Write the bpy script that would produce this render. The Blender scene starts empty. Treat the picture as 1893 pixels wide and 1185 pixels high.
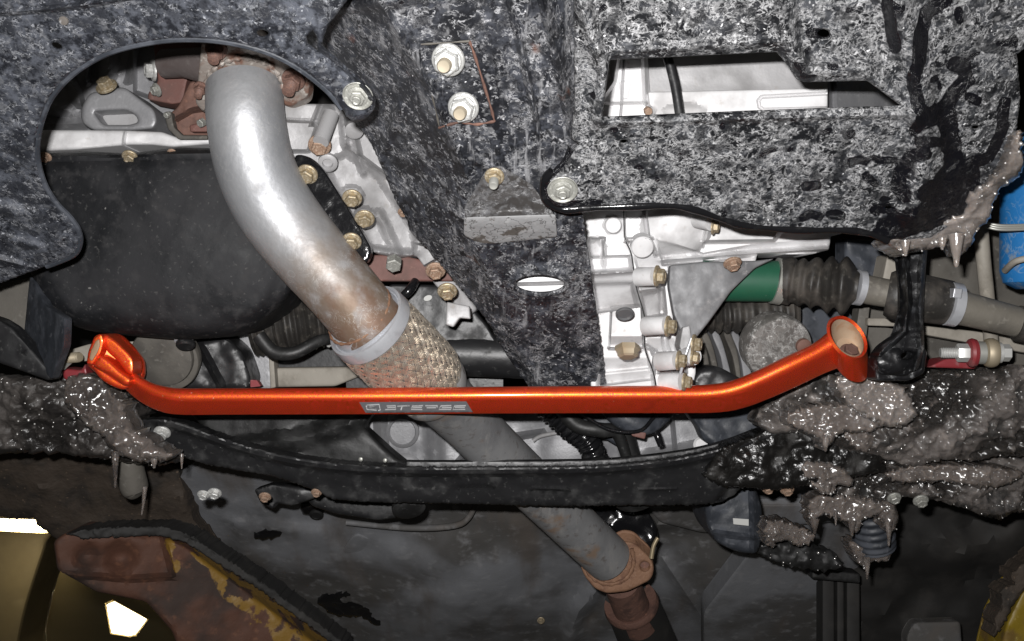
import bpy, bmesh, math, random
import numpy as np
from mathutils import Vector, Matrix, noise
from mathutils.geometry import delaunay_2d_cdt
random.seed(7)
rng = np.random.default_rng(7)
SC = bpy.context.scene
COL = SC.collection

# ------------------------------------------------------------------ camera, world, flash
FPX, CX, CY = 1840.0, 946.5, 592.5            # photograph scale: focal length and centre in its pixels
TH = math.radians(42)                          # the camera looks up at the underside of the car
CAM = np.array([0.0, 0.0, 1.0])
Rv = np.array([1.0, 0, 0])
Fv = np.array([0, math.cos(TH), math.sin(TH)])
Uv = np.array([0, -math.sin(TH), math.cos(TH)])
cam = bpy.data.cameras.new('camera'); cam.sensor_width = 36; cam.lens = 36 * FPX / 1893
cam.clip_start = 0.02; cam.clip_end = 100
camo = bpy.data.objects.new('camera', cam); COL.objects.link(camo)
camo.location = CAM; camo.rotation_euler = (math.pi / 2 + TH, 0, 0)
SC.camera = camo
W = bpy.data.worlds.new('World'); SC.world = W; W.use_nodes = True
W.node_tree.nodes['Background'].inputs[0].default_value = (1.0, 0.93, 0.82, 1)
W.node_tree.nodes['Background'].inputs[1].default_value = 0.02
SC.view_settings.view_transform = 'Standard'; SC.view_settings.look = 'None'
SC.view_settings.exposure = 0; SC.view_settings.gamma = 1
fl = bpy.data.lights.new('camera_flash', 'AREA'); fl.shape = 'RECTANGLE'; fl.size = 0.02; fl.size_y = 0.011
fl.energy = 15; fl.color = (1.0, 0.985, 0.975)
flo = bpy.data.objects.new('camera_flash', fl); COL.objects.link(flo)   # the camera's own flash, up and left of the lens
flo.location = CAM + Uv * 0.036 - Rv * 0.026
flo.rotation_euler = camo.rotation_euler

# ------------------------------------------------------------------ helpers
def P(x, y, d):
    x = np.asarray(x, float); y = np.asarray(y, float); d = np.asarray(d, float)
    return CAM + (d * (x - CX) / FPX)[..., None] * Rv + (d * (CY - y) / FPX)[..., None] * Uv + d[..., None] * Fv
def P1(x, y, d): return Vector(P(x, y, d))
def AX(r, u, t): return Vector(Rv * r + Uv * u - Fv * t).normalized()      # right, up, towards the lens
DOWN = Vector((0, 0, -1))
UP = np.array([0, 0, 1.0])
def hp(h): return lambda x, y: h / ((CY - y) / FPX * math.cos(TH) + math.sin(TH))   # a level plane h above the lens
def cd(d): return lambda x, y: d + 0 * x
def pl(d, gx=0, gy=0, x0=0, y0=0): return lambda x, y: d + gx * (x - x0) / 100 + gy * (y - y0) / 100

def link(o, parent=None):
    COL.objects.link(o)
    if parent is not None: o.parent = parent
    return o
def tag(o, label=None, cat=None, group=None, kind=None):
    for k, v in (('label', label), ('category', cat), ('group', group), ('kind', kind)):
        if v: o[k] = v
    return o
def T(name, label, cat, at, group=None):
    o = bpy.data.objects.new(name, None); o.empty_display_size = 0.02
    o.location = P1(*at); link(o); return tag(o, label, cat, group)
def obj(name, V, Fc, mat, parent=None, ang=35, attrs=None, **tags):
    V = np.asarray(V, float)
    base = np.array(parent.location) if parent is not None and parent.parent is None else None
    if parent is not None and parent.parent is not None:
        base = np.array(parent.location) + np.array(parent.parent.location)
    if base is None: base = V.mean(0)
    me = bpy.data.meshes.new(name); me.from_pydata((V - base).tolist(), [], Fc)
    for p in me.polygons: p.use_smooth = True
    me.set_sharp_from_angle(angle=math.radians(ang))
    for k, a in (attrs or {}).items():
        at = me.attributes.new(k, 'FLOAT', 'POINT'); at.data.foreach_set('value', np.asarray(a, np.float32))
    me.materials.append(mat); me.update()
    o = bpy.data.objects.new(name, me); link(o, parent)
    if parent is None: o.location = base
    return tag(o, **tags)

# outlines in the photograph's pixels
def rnd(pts, r, n=5):
    out = []; m = len(pts)
    for i in range(m):
        a, b, c = (np.array(pts[(i + k) % m], float)[:2] for k in (-1, 0, 1))
        rr = pts[i][2] if len(pts[i]) > 2 else r
        u, v = a - b, c - b
        l = min(rr, np.linalg.norm(u) * .45, np.linalg.norm(v) * .45)
        p, q = b + u / np.linalg.norm(u) * l, b + v / np.linalg.norm(v) * l
        for k in range(n + 1):
            t = k / n; out.append(tuple((1 - t) ** 2 * p + 2 * t * (1 - t) * b + t * t * q))
    return out
def spl(pts, closed=True, n=6):
    A = [np.array(p, float) for p in pts]; m = len(A); out = []
    rngi = range(m) if closed else range(m - 1)
    for i in rngi:
        g = (lambda k: A[k % m]) if closed else (lambda k: A[min(max(k, 0), m - 1)])
        p0, p1, p2, p3 = g(i - 1), g(i), g(i + 1), g(i + 2)
        for k in range(n):
            t = k / n
            out.append(.5 * ((2 * p1) + (-p0 + p2) * t + (2 * p0 - 5 * p1 + 4 * p2 - p3) * t * t + (-p0 + 3 * p1 - 3 * p2 + p3) * t ** 3))
    if not closed: out.append(A[-1])
    return out
def ell(cx, cy, rx, ry, n=28, rot=0):
    c, s = math.cos(math.radians(rot)), math.sin(math.radians(rot)); o = []
    for k in range(n):
        a, b = rx * math.cos(2 * math.pi * k / n), ry * math.sin(2 * math.pi * k / n)
        o.append((cx + a * c - b * s, cy + a * s + b * c))
    return o
def resam(pts, step, jit=0):
    out = []; m = len(pts)
    for i in range(m):
        a, b = np.array(pts[i], float)[:2], np.array(pts[(i + 1) % m], float)[:2]
        k = max(1, int(np.linalg.norm(b - a) / step))
        for j in range(k):
            p = a + (b - a) * j / k
            if jit: p = p + rng.normal(0, jit, 2)
            out.append(p)
    return np.array(out)
def segdist(X, poly, closed=True):
    A = np.array(poly, float)[:, :2]; B = np.roll(A, -1, 0)
    if not closed: A, B = A[:-1], B[:-1]
    D = np.full(len(X), 1e9)
    for a, b in zip(A, B):
        ab = b - a; L = ab @ ab
        t = np.clip(((X - a) @ ab) / max(L, 1e-9), 0, 1)
        D = np.minimum(D, np.hypot(*(X - a - t[:, None] * ab).T))
    return D
def inside(X, poly):
    A = np.array(poly, float)[:, :2]; B = np.roll(A, -1, 0); c = np.zeros(len(X), bool)
    for a, b in zip(A, B):
        if a[1] == b[1]: continue
        m = ((a[1] > X[:, 1]) != (b[1] > X[:, 1])) & (X[:, 0] < (b[0] - a[0]) * (X[:, 1] - a[1]) / (b[1] - a[1]) + a[0])
        c ^= m
    return c
def sst(a, b, x):
    t = np.clip((x - a) / (b - a), 0, 1); return t * t * (3 - 2 * t)
def feat_depth(X, feats):
    z = np.zeros(len(X))                       # metres towards the lens
    for f in feats:
        if f[0] == 'ridge': z += f[3] * (1 - sst(0, f[2], segdist(X, f[1], False)))
        elif f[0] == 'dot':
            _, x, y, rx, ry, h = f[:6]; q = np.hypot((X[:, 0] - x) / rx, (X[:, 1] - y) / ry); z += h * (1 - sst(.75, 1.1, q))
        elif f[0] == 'dome':
            _, x, y, rx, ry, h = f[:6]; q = np.hypot((X[:, 0] - x) / rx, (X[:, 1] - y) / ry); z += h * np.sqrt(np.clip(1 - q * q, 0, 1))
        elif f[0] == 'swell':
            _, x, y, rx, ry, h = f[:6]; q = np.hypot((X[:, 0] - x) / rx, (X[:, 1] - y) / ry); z += h * np.clip(1 - q * q, 0, 1) ** 2
        elif f[0] == 'tilt':                   # a face leaning away from (x0, y0)
            _, pts, w, gx, gy, x0, y0 = f; s = segdist(X, pts) * np.where(inside(X, pts), 1, -1)
            z -= sst(-w / 2, w / 2, s) * (gx * (X[:, 0] - x0) + gy * (X[:, 1] - y0))
        elif f[0] == 'poly':
            s = segdist(X, f[1]) * np.where(inside(X, f[1]), 1, -1); z += f[3] * sst(-f[2] / 2, f[2] / 2, s)
    return z
def fbm(p, s, oct=4):
    return noise.fractal(Vector(p) * s, 0.9, 2.1, oct)
def plate(name, out, dep, mat, parent=None, thick=.004, holes=(), res=14, er=0, erm=None, nz=(), feats=(), ext=None, jit=0,
          wet=None, ang=35, stepk=.6, **tags):
    """a solid piece: outline in photo pixels, its own distance dep(x, y), relief, rounded rim and thickness"""
    res = res * .72
    loops = [resam(out, res * stepk, jit)] + [resam(h, max(3, res * .45)) for h in holes]
    A = np.concatenate(loops); lo, hi = loops[0].min(0), loops[0].max(0)
    gx, gy = np.meshgrid(np.arange(lo[0], hi[0], res), np.arange(lo[1], hi[1], res * .87))
    gx = gx + (np.arange(gx.shape[0]) % 2)[:, None] * res / 2
    G = np.stack([gx.ravel(), gy.ravel()], 1) + rng.uniform(-.18, .18, (gx.size, 2)) * res
    G = G[inside(G, loops[0])]
    for h in loops[1:]: G = G[~inside(G, h)]
    Dg = np.full(len(G), 1e9)
    for l in loops: Dg = np.minimum(Dg, segdist(G, l))
    G = G[Dg > res * .45]
    if er:                                     # extra rows of points so that the rim reads round
        ring = []
        for l, sgn in zip(loops, [1] + [-1] * (len(loops) - 1)):
            nx = np.roll(l, -1, 0) - np.roll(l, 1, 0); nrm = np.stack([-nx[:, 1], nx[:, 0]], 1); nrm /= np.linalg.norm(nrm, axis=1)[:, None] + 1e-9
            for k in (.12, .4, .8):
                for s in (1, -1):
                    q = l + nrm * s * er * k; ring.append(q)
        ring = np.concatenate(ring); ok = inside(ring, loops[0])
        for h in loops[1:]: ok &= ~inside(ring, h)
        ring = ring[ok]
        D = np.full(len(ring), 1e9)
        for l in loops: D = np.minimum(D, segdist(ring, l))
        ring = ring[D > er * .09]
        Dr = segdist(G, loops[0])
        for l in loops[1:]: Dr = np.minimum(Dr, segdist(G, l))
        G = np.concatenate([G[Dr > er * 1.0], ring])
    ex = []                                    # rows of points along narrow folds so that their edges stay crisp
    for f in feats:
        if f[0] not in ('ridge', 'poly', 'tilt') or f[2] > res * 3: continue
        L = resam(f[1] if f[0] in ('poly', 'tilt') else list(f[1]) + list(f[1])[-2:0:-1], max(2.2, f[2] * .45))
        if len(L) < 3: L = np.array([np.array(f[1][0]) + (np.array(f[1][1]) - np.array(f[1][0])) * k / 8 for k in range(9)], float)
        tn = np.roll(L, -1, 0) - np.roll(L, 1, 0); tn = np.stack([-tn[:, 1], tn[:, 0]], 1); tn /= np.linalg.norm(tn, axis=1)[:, None] + 1e-9
        for k in ((-1, -.5, 0, .5, 1) if f[0] == 'ridge' else (-.55, -.2, .2, .55)): ex.append(L + tn * k * f[2])
    if ex:
        ex = np.concatenate(ex); keep = inside(ex, loops[0])
        for h in loops[1:]: keep &= ~inside(ex, h)
        ex = ex[keep]
        if len(ex):
            De = np.full(len(ex), 1e9)
            for l in loops: De = np.minimum(De, segdist(ex, l))
            ex = ex[De > 1.5]
        if len(ex):
            q = np.round(ex / 1.4).astype(int); _, ui = np.unique(q, axis=0, return_index=True); ex = ex[ui]
            Dn = np.array([np.min(np.hypot(*(ex - g).T)) for g in G]) if len(G) else np.zeros(0)
            G = np.concatenate([G[Dn > res * .4], ex])
    pts = np.concatenate([A, G]); E = []; o = 0
    for l in loops:
        n = len(l); E += [(o + k, o + (k + 1) % n) for k in range(n)]; o += n
    vv, ee, ff, ov, _, _ = delaunay_2d_cdt([Vector(p) for p in pts], E, [], 0, 1e-4)
    X = np.array([tuple(v) for v in vv])
    Ff = np.array([f for f in ff if len(f) == 3])
    cen = X[Ff].mean(1); ok = inside(cen, loops[0])
    for h in loops[1:]: ok &= ~inside(cen, h)
    Ff = Ff[ok]
    a, b, c = X[Ff[:, 0]], X[Ff[:, 1]], X[Ff[:, 2]]
    cr = (b[:, 0] - a[:, 0]) * (c[:, 1] - a[:, 1]) - (b[:, 1] - a[:, 1]) * (c[:, 0] - a[:, 0])
    Ff[cr > 0] = Ff[cr > 0][:, ::-1]           # image y runs down: this order faces the lens
    d = dep(X[:, 0], X[:, 1]) - feat_depth(X, feats)
    D = np.full(len(X), 1e9)
    for l in loops: D = np.minimum(D, segdist(X, l))
    if er:
        q = np.clip(1 - D / er, 0, 1); d = d + (erm if erm else er * d / FPX) * (1 - np.sqrt(np.clip(1 - q * q, 0, 1)))
    V = P(X[:, 0], X[:, 1], d)
    if nz:
        for amp, s in nz:
            w = np.array([fbm(v, s) for v in V]); V = V - Fv * (amp * w * np.clip(D / 10, .15, 1))[:, None]
    e = Fv if ext is None else np.array(ext)
    Vb = V + e * thick
    n = len(V); faces = Ff.tolist() + (Ff[:, ::-1] + n).tolist()
    edges = {}
    for t in Ff.tolist():
        for i in range(3):
            u, v = t[i], t[(i + 1) % 3]
            if (v, u) in edges: del edges[(v, u)]
            else: edges[(u, v)] = 1
    for u, v in edges: faces.append([v, u, u + n, v + n])
    attrs = None
    if wet is not None:
        w = np.zeros(n)
        for poly, r in wet: w = np.maximum(w, 1 - sst(.35, 1.4, segdist(X, poly, False) / r))
        attrs = {'wet': np.concatenate([w, w])}
    return obj(name, np.concatenate([V, Vb]), faces, mat, parent, ang=ang, attrs=attrs, **tags)

def frames(pts):
    pts = [Vector(p) for p in pts]; out = []; up = None
    for i, p in enumerate(pts):
        t = (pts[min(i + 1, len(pts) - 1)] - pts[max(i - 1, 0)]).normalized()
        if up is None: up = Vector(Uv) if abs(t.dot(Vector(Uv))) < .9 else Vector(Rv)
        up = (up - t * up.dot(t)).normalized(); out.append((p, t, up, t.cross(up)))
    return out
def tube_vf(pts, rad, seg=14, cap=True, prof=None, o=0):
    V, Fc = [], []; fr = frames(pts); n = seg if prof is None else len(prof)
    for i, (p, t, u, w) in enumerate(fr):
        r = rad[i] if hasattr(rad, '__len__') else rad
        for k in range(n):
            if prof is None: a, b = math.cos(2 * math.pi * k / n), math.sin(2 * math.pi * k / n)
            else: a, b = prof[k]
            V.append(p + (u * a + w * b) * r)
    m = len(fr)
    for i in range(m - 1):
        for k in range(n):
            a, b = i * n + k, i * n + (k + 1) % n; Fc.append([o + a, o + b, o + b + n, o + a + n])
    if cap:
        Fc.append([o + k for k in range(n)][::-1]); Fc.append([o + (m - 1) * n + k for k in range(n)])
    return [tuple(v) for v in V], Fc
def tube(name, pts, rad, mat, parent=None, seg=14, cap=True, prof=None, ang=40, t_attr=False, **tags):
    V, Fc = tube_vf(pts, rad, seg, cap, prof)
    at = None
    if t_attr:
        n = seg if prof is None else len(prof); at = {'along': np.repeat(np.linspace(0, 1, len(pts)), n)}
    return obj(name, V, Fc, mat, parent, ang=ang, attrs=at, **tags)
def pxpath(pts, n=6, smooth=True):                # (px, py, d, r_px) -> world points and radii
    q = spl([p for p in pts], False, n) if smooth else [np.array(p, float) for p in pts]
    return [P(a[0], a[1], a[2]) for a in q], [a[3] * a[2] / FPX for a in q]
def pipe(name, pts, mat, parent=None, n=6, smooth=True, **k):
    p, r = pxpath(pts, n, smooth); return tube(name, p, r, mat, parent, **k)
def basis(ax):
    ax = Vector(ax).normalized(); h = Vector(Rv) if abs(ax.dot(Vector(Rv))) < .9 else Vector(Uv)
    x = (h - ax * h.dot(ax)).normalized(); return x, ax.cross(x), ax
def lathe_vf(at, ax, prof, seg=28, o=0, hexr=()):
    x, y, z = basis(ax); at = Vector(at); V, Fc = [], []
    for j, (r, h) in enumerate(prof):
        for k in range(seg):
            a = 2 * math.pi * k / seg; rr = r
            V.append(tuple(at + x * (rr * math.cos(a)) + y * (rr * math.sin(a)) + z * h))
    for j in range(len(prof) - 1):
        for k in range(seg):
            a, b = j * seg + k, j * seg + (k + 1) % seg; Fc.append([o + a, o + b, o + b + seg, o + a + seg])
    Fc.append([o + (len(prof) - 1) * seg + k for k in range(seg)]); Fc.append([o + k for k in range(seg)][::-1])
    return V, Fc
def lathe(name, at, ax, prof, mat, parent=None, seg=28, ang=35, **tags):
    """prof: (radius, height) in metres along ax"""
    V, Fc = lathe_vf(at, ax, prof, seg); return obj(name, V, Fc, mat, parent, ang=ang, **tags)
def lpx(name, at, ax, prof, mat, parent=None, **k):          # radii and heights in photo pixels at the distance at[2]
    s = at[2] / FPX; return lathe(name, P1(*at), ax, [(r * s, h * s) for r, h in prof], mat, parent, **k)

_bm = {}
def bolt_mesh(kind, mat):
    if (kind, mat.name) in _bm: return _bm[kind, mat.name]
    V, Fc = [], []
    def add(prof, seg):
        v, f = lathe_vf((0, 0, 0), (0, 0, 1), prof, seg, len(V)); V.extend(v); Fc.extend(f)
    if kind == 'bolt':
        add([(1.42, -.1), (1.42, .14), (1.3, .24), (1.0, .3)], 28)
        add([(1.0, .22), (1.0, 1.0), (.86, 1.12), (.62, 1.1), (.55, 1.02)], 6)
    elif kind == 'plain':
        add([(1.0, -.3), (1.0, .9), (.86, 1.02), (.3, 1.02)], 6)
    elif kind == 'nut':
        add([(1.45, -.1), (1.5, .12), (1.42, .3), (1.25, .42), (1.2, .55)], 30)
        add([(1.2, .4), (1.2, 1.2), (1.02, 1.42), (.8, 1.5), (.62, 1.5)], 6)
    elif kind == 'washer_nut':
        add([(1.7, -.1), (1.9, .28), (1.82, .34), (1.6, .12), (1.3, .1), (1.28, .4), (1.1, .46)], 34)
        add([(1.0, .4), (1.0, .95), (.85, 1.05), (.5, 1.05)], 6)
        add([(.55, .8), (.55, 1.45), (.45, 1.55), (.3, 1.45)], 18)
    elif kind == 'stud':
        add([(1.35, -.1), (1.35, .3), (1.1, .4)], 24); add([(1.05, .3), (1.05, 1.2), (.95, 1.3), (.5, 1.3)], 6)
        pr = []
        for k in range(9): pr += [(.62, 1.1 + k * .18), (.72, 1.19 + k * .18)]
        add(pr + [(.4, 2.75)], 18)
    me = bpy.data.meshes.new('bolt'); me.from_pydata(V, [], Fc)
    for p in me.polygons: p.use_smooth = True
    me.set_sharp_from_angle(angle=math.radians(28)); me.materials.append(mat); _bm[kind, mat.name] = me; return me
def bolt(parent, x, y, d, r, mat, ax=None, kind='bolt', name=None, spin=None, label=None):
    ax = DOWN if ax is None else ax
    o = bpy.data.objects.new(name or {'nut': 'nut', 'washer_nut': 'nut', 'stud': 'stud_nut'}.get(kind, 'bolt'), bolt_mesh(kind, mat))
    s = r * d / FPX; bx, by, bz = basis(ax)
    a = random.uniform(0, 1) if spin is None else spin
    m = Matrix((bx, by, bz)).transposed().to_4x4() @ Matrix.Rotation(a, 4, 'Z') @ Matrix.Scale(s, 4)
    m.translation = P1(x, y, d) - parent.location
    link(o, parent); o.matrix_local = m
    if label: o['label'] = label
    return o

# ------------------------------------------------------------------ materials
def mk(name, base, rough=.5, metal=0.0, spec=.5, layers=(), bump=(), coat=0, bstr=.5, sss=0, emis=None):
    m = bpy.data.materials.new(name); m.use_nodes = True; nt = m.node_tree; N = nt.nodes; L = nt.links
    b = N['Principled BSDF']; tc = N.new('ShaderNodeTexCoord')
    def nd(t, **kw):
        n = N.new(t)
        for k, v in kw.items(): setattr(n, k, v)
        return n
    def put(s, v):
        if isinstance(v, bpy.types.NodeSocket): L.new(v, s)
        else: s.default_value = v
    def math_(op, a, c=0.0):
        n = nd('ShaderNodeMath', operation=op); put(n.inputs[0], a); put(n.inputs[1], c); return n.outputs[0]
    def ramp(v, lo, hi, a=0.0, c=1.0):
        n = nd('ShaderNodeMapRange', interpolation_type='SMOOTHSTEP'); put(n.inputs[0], v)
        for i, q in enumerate((lo, hi, a, c)): n.inputs[i + 1].default_value = q
        return n.outputs[0]
    def vec(l):
        if not l.get('stretch'): return tc.outputs['Object']
        n = nd('ShaderNodeMapping'); L.new(tc.outputs['Object'], n.inputs[0]); n.inputs['Scale'].default_value = l['stretch']
        if l.get('rot'): n.inputs['Rotation'].default_value = l['rot']
        return n.outputs[0]
    def nz(l):
        n = nd('ShaderNodeTexNoise'); L.new(vec(l), n.inputs['Vector']); n.inputs['Scale'].default_value = l['scale']
        n.inputs['Detail'].default_value = l.get('detail', 3); n.inputs['Roughness'].default_value = l.get('nr', .55)
        n.inputs['Distortion'].default_value = l.get('dist', 0); return n.outputs[0]
    def fac(l):
        k = l['kind']
        if k == 'noise': f = ramp(nz(l), l['lo'], l['hi'])
        elif k == 'ridge': f = ramp(math_('ABSOLUTE', math_('SUBTRACT', nz(l), .5)), l['lo'], l['hi'], 1, 0)
        elif k == 'vor':
            n = nd('ShaderNodeTexVoronoi'); n.inputs['Scale'].default_value = l['scale']
            va = nd('ShaderNodeVectorMath', operation='ADD'); nn = nd('ShaderNodeTexNoise'); nn.inputs['Scale'].default_value = l['scale'] * 1.3
            L.new(vec(l), nn.inputs['Vector']); sc = nd('ShaderNodeVectorMath', operation='SCALE'); L.new(nn.outputs[1], sc.inputs[0]); sc.inputs['Scale'].default_value = l.get('warp', .6) / l['scale']
            L.new(vec(l), va.inputs[0]); L.new(sc.outputs[0], va.inputs[1]); L.new(va.outputs[0], n.inputs['Vector'])
            n.inputs['Randomness'].default_value = 1
            if l.get('ring'):
                f = ramp(math_('ABSOLUTE', math_('SUBTRACT', n.outputs['Distance'], l['ring'])), l['lo'], l['hi'], 1, 0)
            else: f = ramp(n.outputs['Distance'], l['lo'], l['hi'], 1, 0)
            if l.get('pick'):                       # only some cells carry a spot
                sp = nd('ShaderNodeSeparateColor'); L.new(n.outputs['Color'], sp.inputs[0])
                f = math_('MULTIPLY', f, ramp(sp.outputs[0], l['pick'], l['pick'] + .05))
        elif k == 'attr':
            a = nd('ShaderNodeAttribute', attribute_name=l['attr'])
            v = math_('ADD', a.outputs['Fac'], math_('MULTIPLY', math_('SUBTRACT', nz(l), .5), l.get('warp', .8)))
            f = ramp(v, l['lo'], l['hi'])
        if l.get('mask'):
            q = dict(l['mask']); q.setdefault('detail', 3); f = math_('MULTIPLY', f, ramp(nz(q), q['lo'], q['hi']))
        if l.get('amt'): f = math_('MULTIPLY', f, l['amt'])
        return f
    c, r, mt, h = (*base, 1), rough, metal, None
    for l in layers:
        f = fac(l)
        n = nd('ShaderNodeMix', data_type='RGBA'); L.new(f, n.inputs[0]); put(n.inputs[6], c); n.inputs[7].default_value = (*l['col'], 1); c = n.outputs[2]
        for key in ('rough', 'metal'):
            if key in l:
                q = nd('ShaderNodeMix', data_type='FLOAT'); L.new(f, q.inputs[0]); put(q.inputs[2], r if key == 'rough' else mt); q.inputs[3].default_value = l[key]
                if key == 'rough': r = q.outputs[0]
                else: mt = q.outputs[0]
        if l.get('h'):
            g = math_('MULTIPLY', f, l['h']); h = g if h is None else math_('ADD', h, g)
    for l in bump:
        g = math_('MULTIPLY', nz(l), l['h']); h = g if h is None else math_('ADD', h, g)
    put(b.inputs['Base Color'], c); put(b.inputs['Roughness'], r); put(b.inputs['Metallic'], mt)
    b.inputs['Specular IOR Level'].default_value = spec; b.inputs['Coat Weight'].default_value = coat; b.inputs['Coat Roughness'].default_value = .12
    if sss:
        b.inputs['Subsurface Weight'].default_value = sss; b.inputs['Subsurface Scale'].default_value = .009; b.inputs['Subsurface Radius'].default_value = (1, .8, .6)
    if emis: b.inputs['Emission Color'].default_value = (*emis[0], 1); b.inputs['Emission Strength'].default_value = emis[1]
    if h is not None:
        n = nd('ShaderNodeBump'); n.inputs['Strength'].default_value = bstr; n.inputs['Distance'].default_value = .002; L.new(h, n.inputs['Height']); L.new(n.outputs[0], b.inputs['Normal'])
    return m

def salted(name, dark=(.010, .011, .014), film=(.085, .09, .105), salt=(.5, .5, .52), k=1.0, s=1.0, dens=.5, wet=False, rust=0, fl_lo=.42, streak=False):
    dim = lambda q: tuple(min(1, x * q) for x in salt)
    ly = [dict(kind='noise', scale=150 * s, detail=7, nr=.7, lo=fl_lo, hi=.64, col=film, rough=.7, mask=dict(scale=14, lo=.3, hi=.5)),
          dict(kind='noise', scale=40 * s, detail=7, nr=.7, lo=.5, hi=.66, col=tuple(x * 1.35 for x in film), rough=.75, amt=.75),
          dict(kind='vor', scale=110 * s, lo=.14, hi=.42, warp=1.6, pick=.62, col=dim(.34), rough=.8, h=.25, amt=.7 * k),
          dict(kind='noise', scale=120 * s, detail=8, nr=.8, lo=.55, hi=.66, col=dim(.62), rough=.85, h=.3, amt=.9 * k, mask=dict(scale=38 * s, lo=.62 - dens * .34, hi=.84 - dens * .34, detail=5)),
          dict(kind='ridge', scale=150 * s, detail=6, nr=.7, dist=.4, lo=.0, hi=.05, col=dim(.6), rough=.85, h=.3, amt=.7 * k, mask=dict(scale=30 * s, lo=.62 - dens * .28, hi=.8 - dens * .28, detail=5)),
          dict(kind='vor', scale=105 * s, ring=.34, lo=.01, hi=.08, warp=2.2, pick=.5, col=dim(.8), rough=.85, h=.4, amt=.7 * k, mask=dict(scale=140 * s, lo=.6 - dens * .22, hi=.72 - dens * .22, detail=5)),
          dict(kind='ridge', scale=100 * s, detail=6, nr=.68, dist=.5, lo=.0, hi=.035, col=dim(.95), rough=.85, h=.5, amt=.85 * k, mask=dict(scale=130 * s, lo=.62 - dens * .2, hi=.72 - dens * .2, detail=5)),
          dict(kind='noise', scale=330 * s, detail=4, lo=.58, hi=.7, col=dim(1.15), rough=.85, h=.3, amt=.85 * k, mask=dict(scale=60 * s, lo=.58 - dens * .2, hi=.72 - dens * .2, detail=4)),
          dict(kind='noise', scale=75 * s, detail=5, nr=.6, lo=.53, hi=.62, col=tuple(x * 1.3 for x in dark), rough=.5, amt=.85),
          dict(kind='vor', scale=190 * s, lo=.04, hi=.18, warp=.9, pick=.8, col=dim(1.5), rough=.8, h=.4, amt=.95 * k)]
    if streak: ly.append(dict(kind='noise', scale=130, detail=5, nr=.6, stretch=(1, .14, .14), lo=.54, hi=.68, col=dim(.6), rough=.85, amt=.75, mask=dict(scale=11, lo=.42, hi=.6)))
    if rust: ly.append(dict(kind='noise', scale=28, detail=4, lo=.66, hi=.76, col=(.16, .06, .03), rough=.8, amt=rust))
    if wet:
        ly.append(dict(kind='noise', scale=60, detail=1, lo=.69, hi=.71, col=(.007, .007, .009), rough=.25))
        ly.append(dict(kind='attr', attr='wet', scale=85, detail=4, warp=1.2, lo=.33, hi=.45, col=(.006, .006, .008), rough=.22))
    return mk(name, dark, .42, 0, .5, ly, bump=[dict(scale=90, detail=6, h=.5)], bstr=.6)
def dirt(scale, col, lo=.5, hi=.7, amt=1, rough=.8, **k): return dict(kind='noise', scale=scale, detail=5, lo=lo, hi=hi, col=col, amt=amt, rough=rough, **k)

m_shield_l = salted('left_shield_paint', dark=(.011, .012, .0155), k=.95, dens=.5, film=(.068, .074, .09), salt=(.36, .37, .4), s=1.05, fl_lo=.4)
m_shield_r = salted('right_shield_paint', dark=(.007, .0075, .009), k=1, dens=.9, s=.85, wet=True, film=(.05, .053, .06), salt=(.6, .6, .61), fl_lo=.46)
m_beam = salted('beam_paint', dark=(.009, .0095, .012), k=1, dens=.62, s=.9, film=(.046, .05, .062), salt=(.52, .52, .54), rust=.6, streak=True)
m_disc = salted('disc_dirt', dark=(.1, .094, .088), film=(.16, .15, .14), salt=(.6, .59, .57), dens=.62, s=.62, k=1)
m_bracket = mk('crusted_bracket', (.3, .3, .305), .7, 0, layers=[dirt(38, (.1, .088, .078), .5, .54, 1), dirt(120, (.42, .42, .42), .55, .7, .7), dict(kind='ridge', scale=60, detail=4, lo=0, hi=.02, col=(.05, .047, .045), amt=.8)], bump=[dict(scale=90, detail=4, h=.8)])
m_black = mk('black_paint', (.014, .014, .015), .42, layers=[dirt(40, (.035, .035, .035), .5, .75), dirt(160, (.065, .064, .062), .6, .74, .7),
             dict(kind='vor', scale=170, lo=.05, hi=.16, pick=.85, col=(.25, .25, .24), amt=.7)], bump=[dict(scale=120, h=.3)])
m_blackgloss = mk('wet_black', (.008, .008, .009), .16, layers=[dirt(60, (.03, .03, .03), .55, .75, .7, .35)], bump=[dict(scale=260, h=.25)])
m_pan = mk('pan_paint', (.009, .0095, .011), .55, 0, .3, layers=[dirt(14, (.022, .022, .024), .44, .7), dirt(75, (.034, .033, .034), .5, .75, .8),
           dirt(230, (.09, .088, .085), .6, .74, .55),
           dict(kind='vor', scale=110, lo=.04, hi=.14, pick=.9, col=(.28, .27, .26), amt=.6)], bump=[dict(scale=160, h=.3), dict(scale=20, h=.8)])
m_alu = mk('cast_aluminium', (.4, .395, .4), .5, .15, layers=[dirt(22, (.24, .235, .235), .42, .7, .9), dirt(120, (.3, .28, .26), .58, .75, .5),
           dict(kind='vor', scale=260, lo=.02, hi=.12, pick=.9, col=(.25, .23, .2), amt=.5)], bump=[dict(scale=420, detail=2, h=.25), dict(scale=60, h=.4)], bstr=.35)
m_alud = mk('dull_aluminium', (.3, .3, .31), .48, .3, layers=[dirt(24, (.2, .2, .21), .42, .7), dirt(150, (.38, .38, .39), .58, .75, .5)], bump=[dict(scale=400, detail=2, h=.25), dict(scale=50, h=.5)], bstr=.4)
m_alub = mk('bright_aluminium', (.72, .715, .72), .5, .12, layers=[dirt(18, (.38, .37, .37), .46, .72, .8), dirt(140, (.42, .38, .34), .62, .76, .45)], bump=[dict(scale=380, detail=2, h=.2)], bstr=.3)
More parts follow.
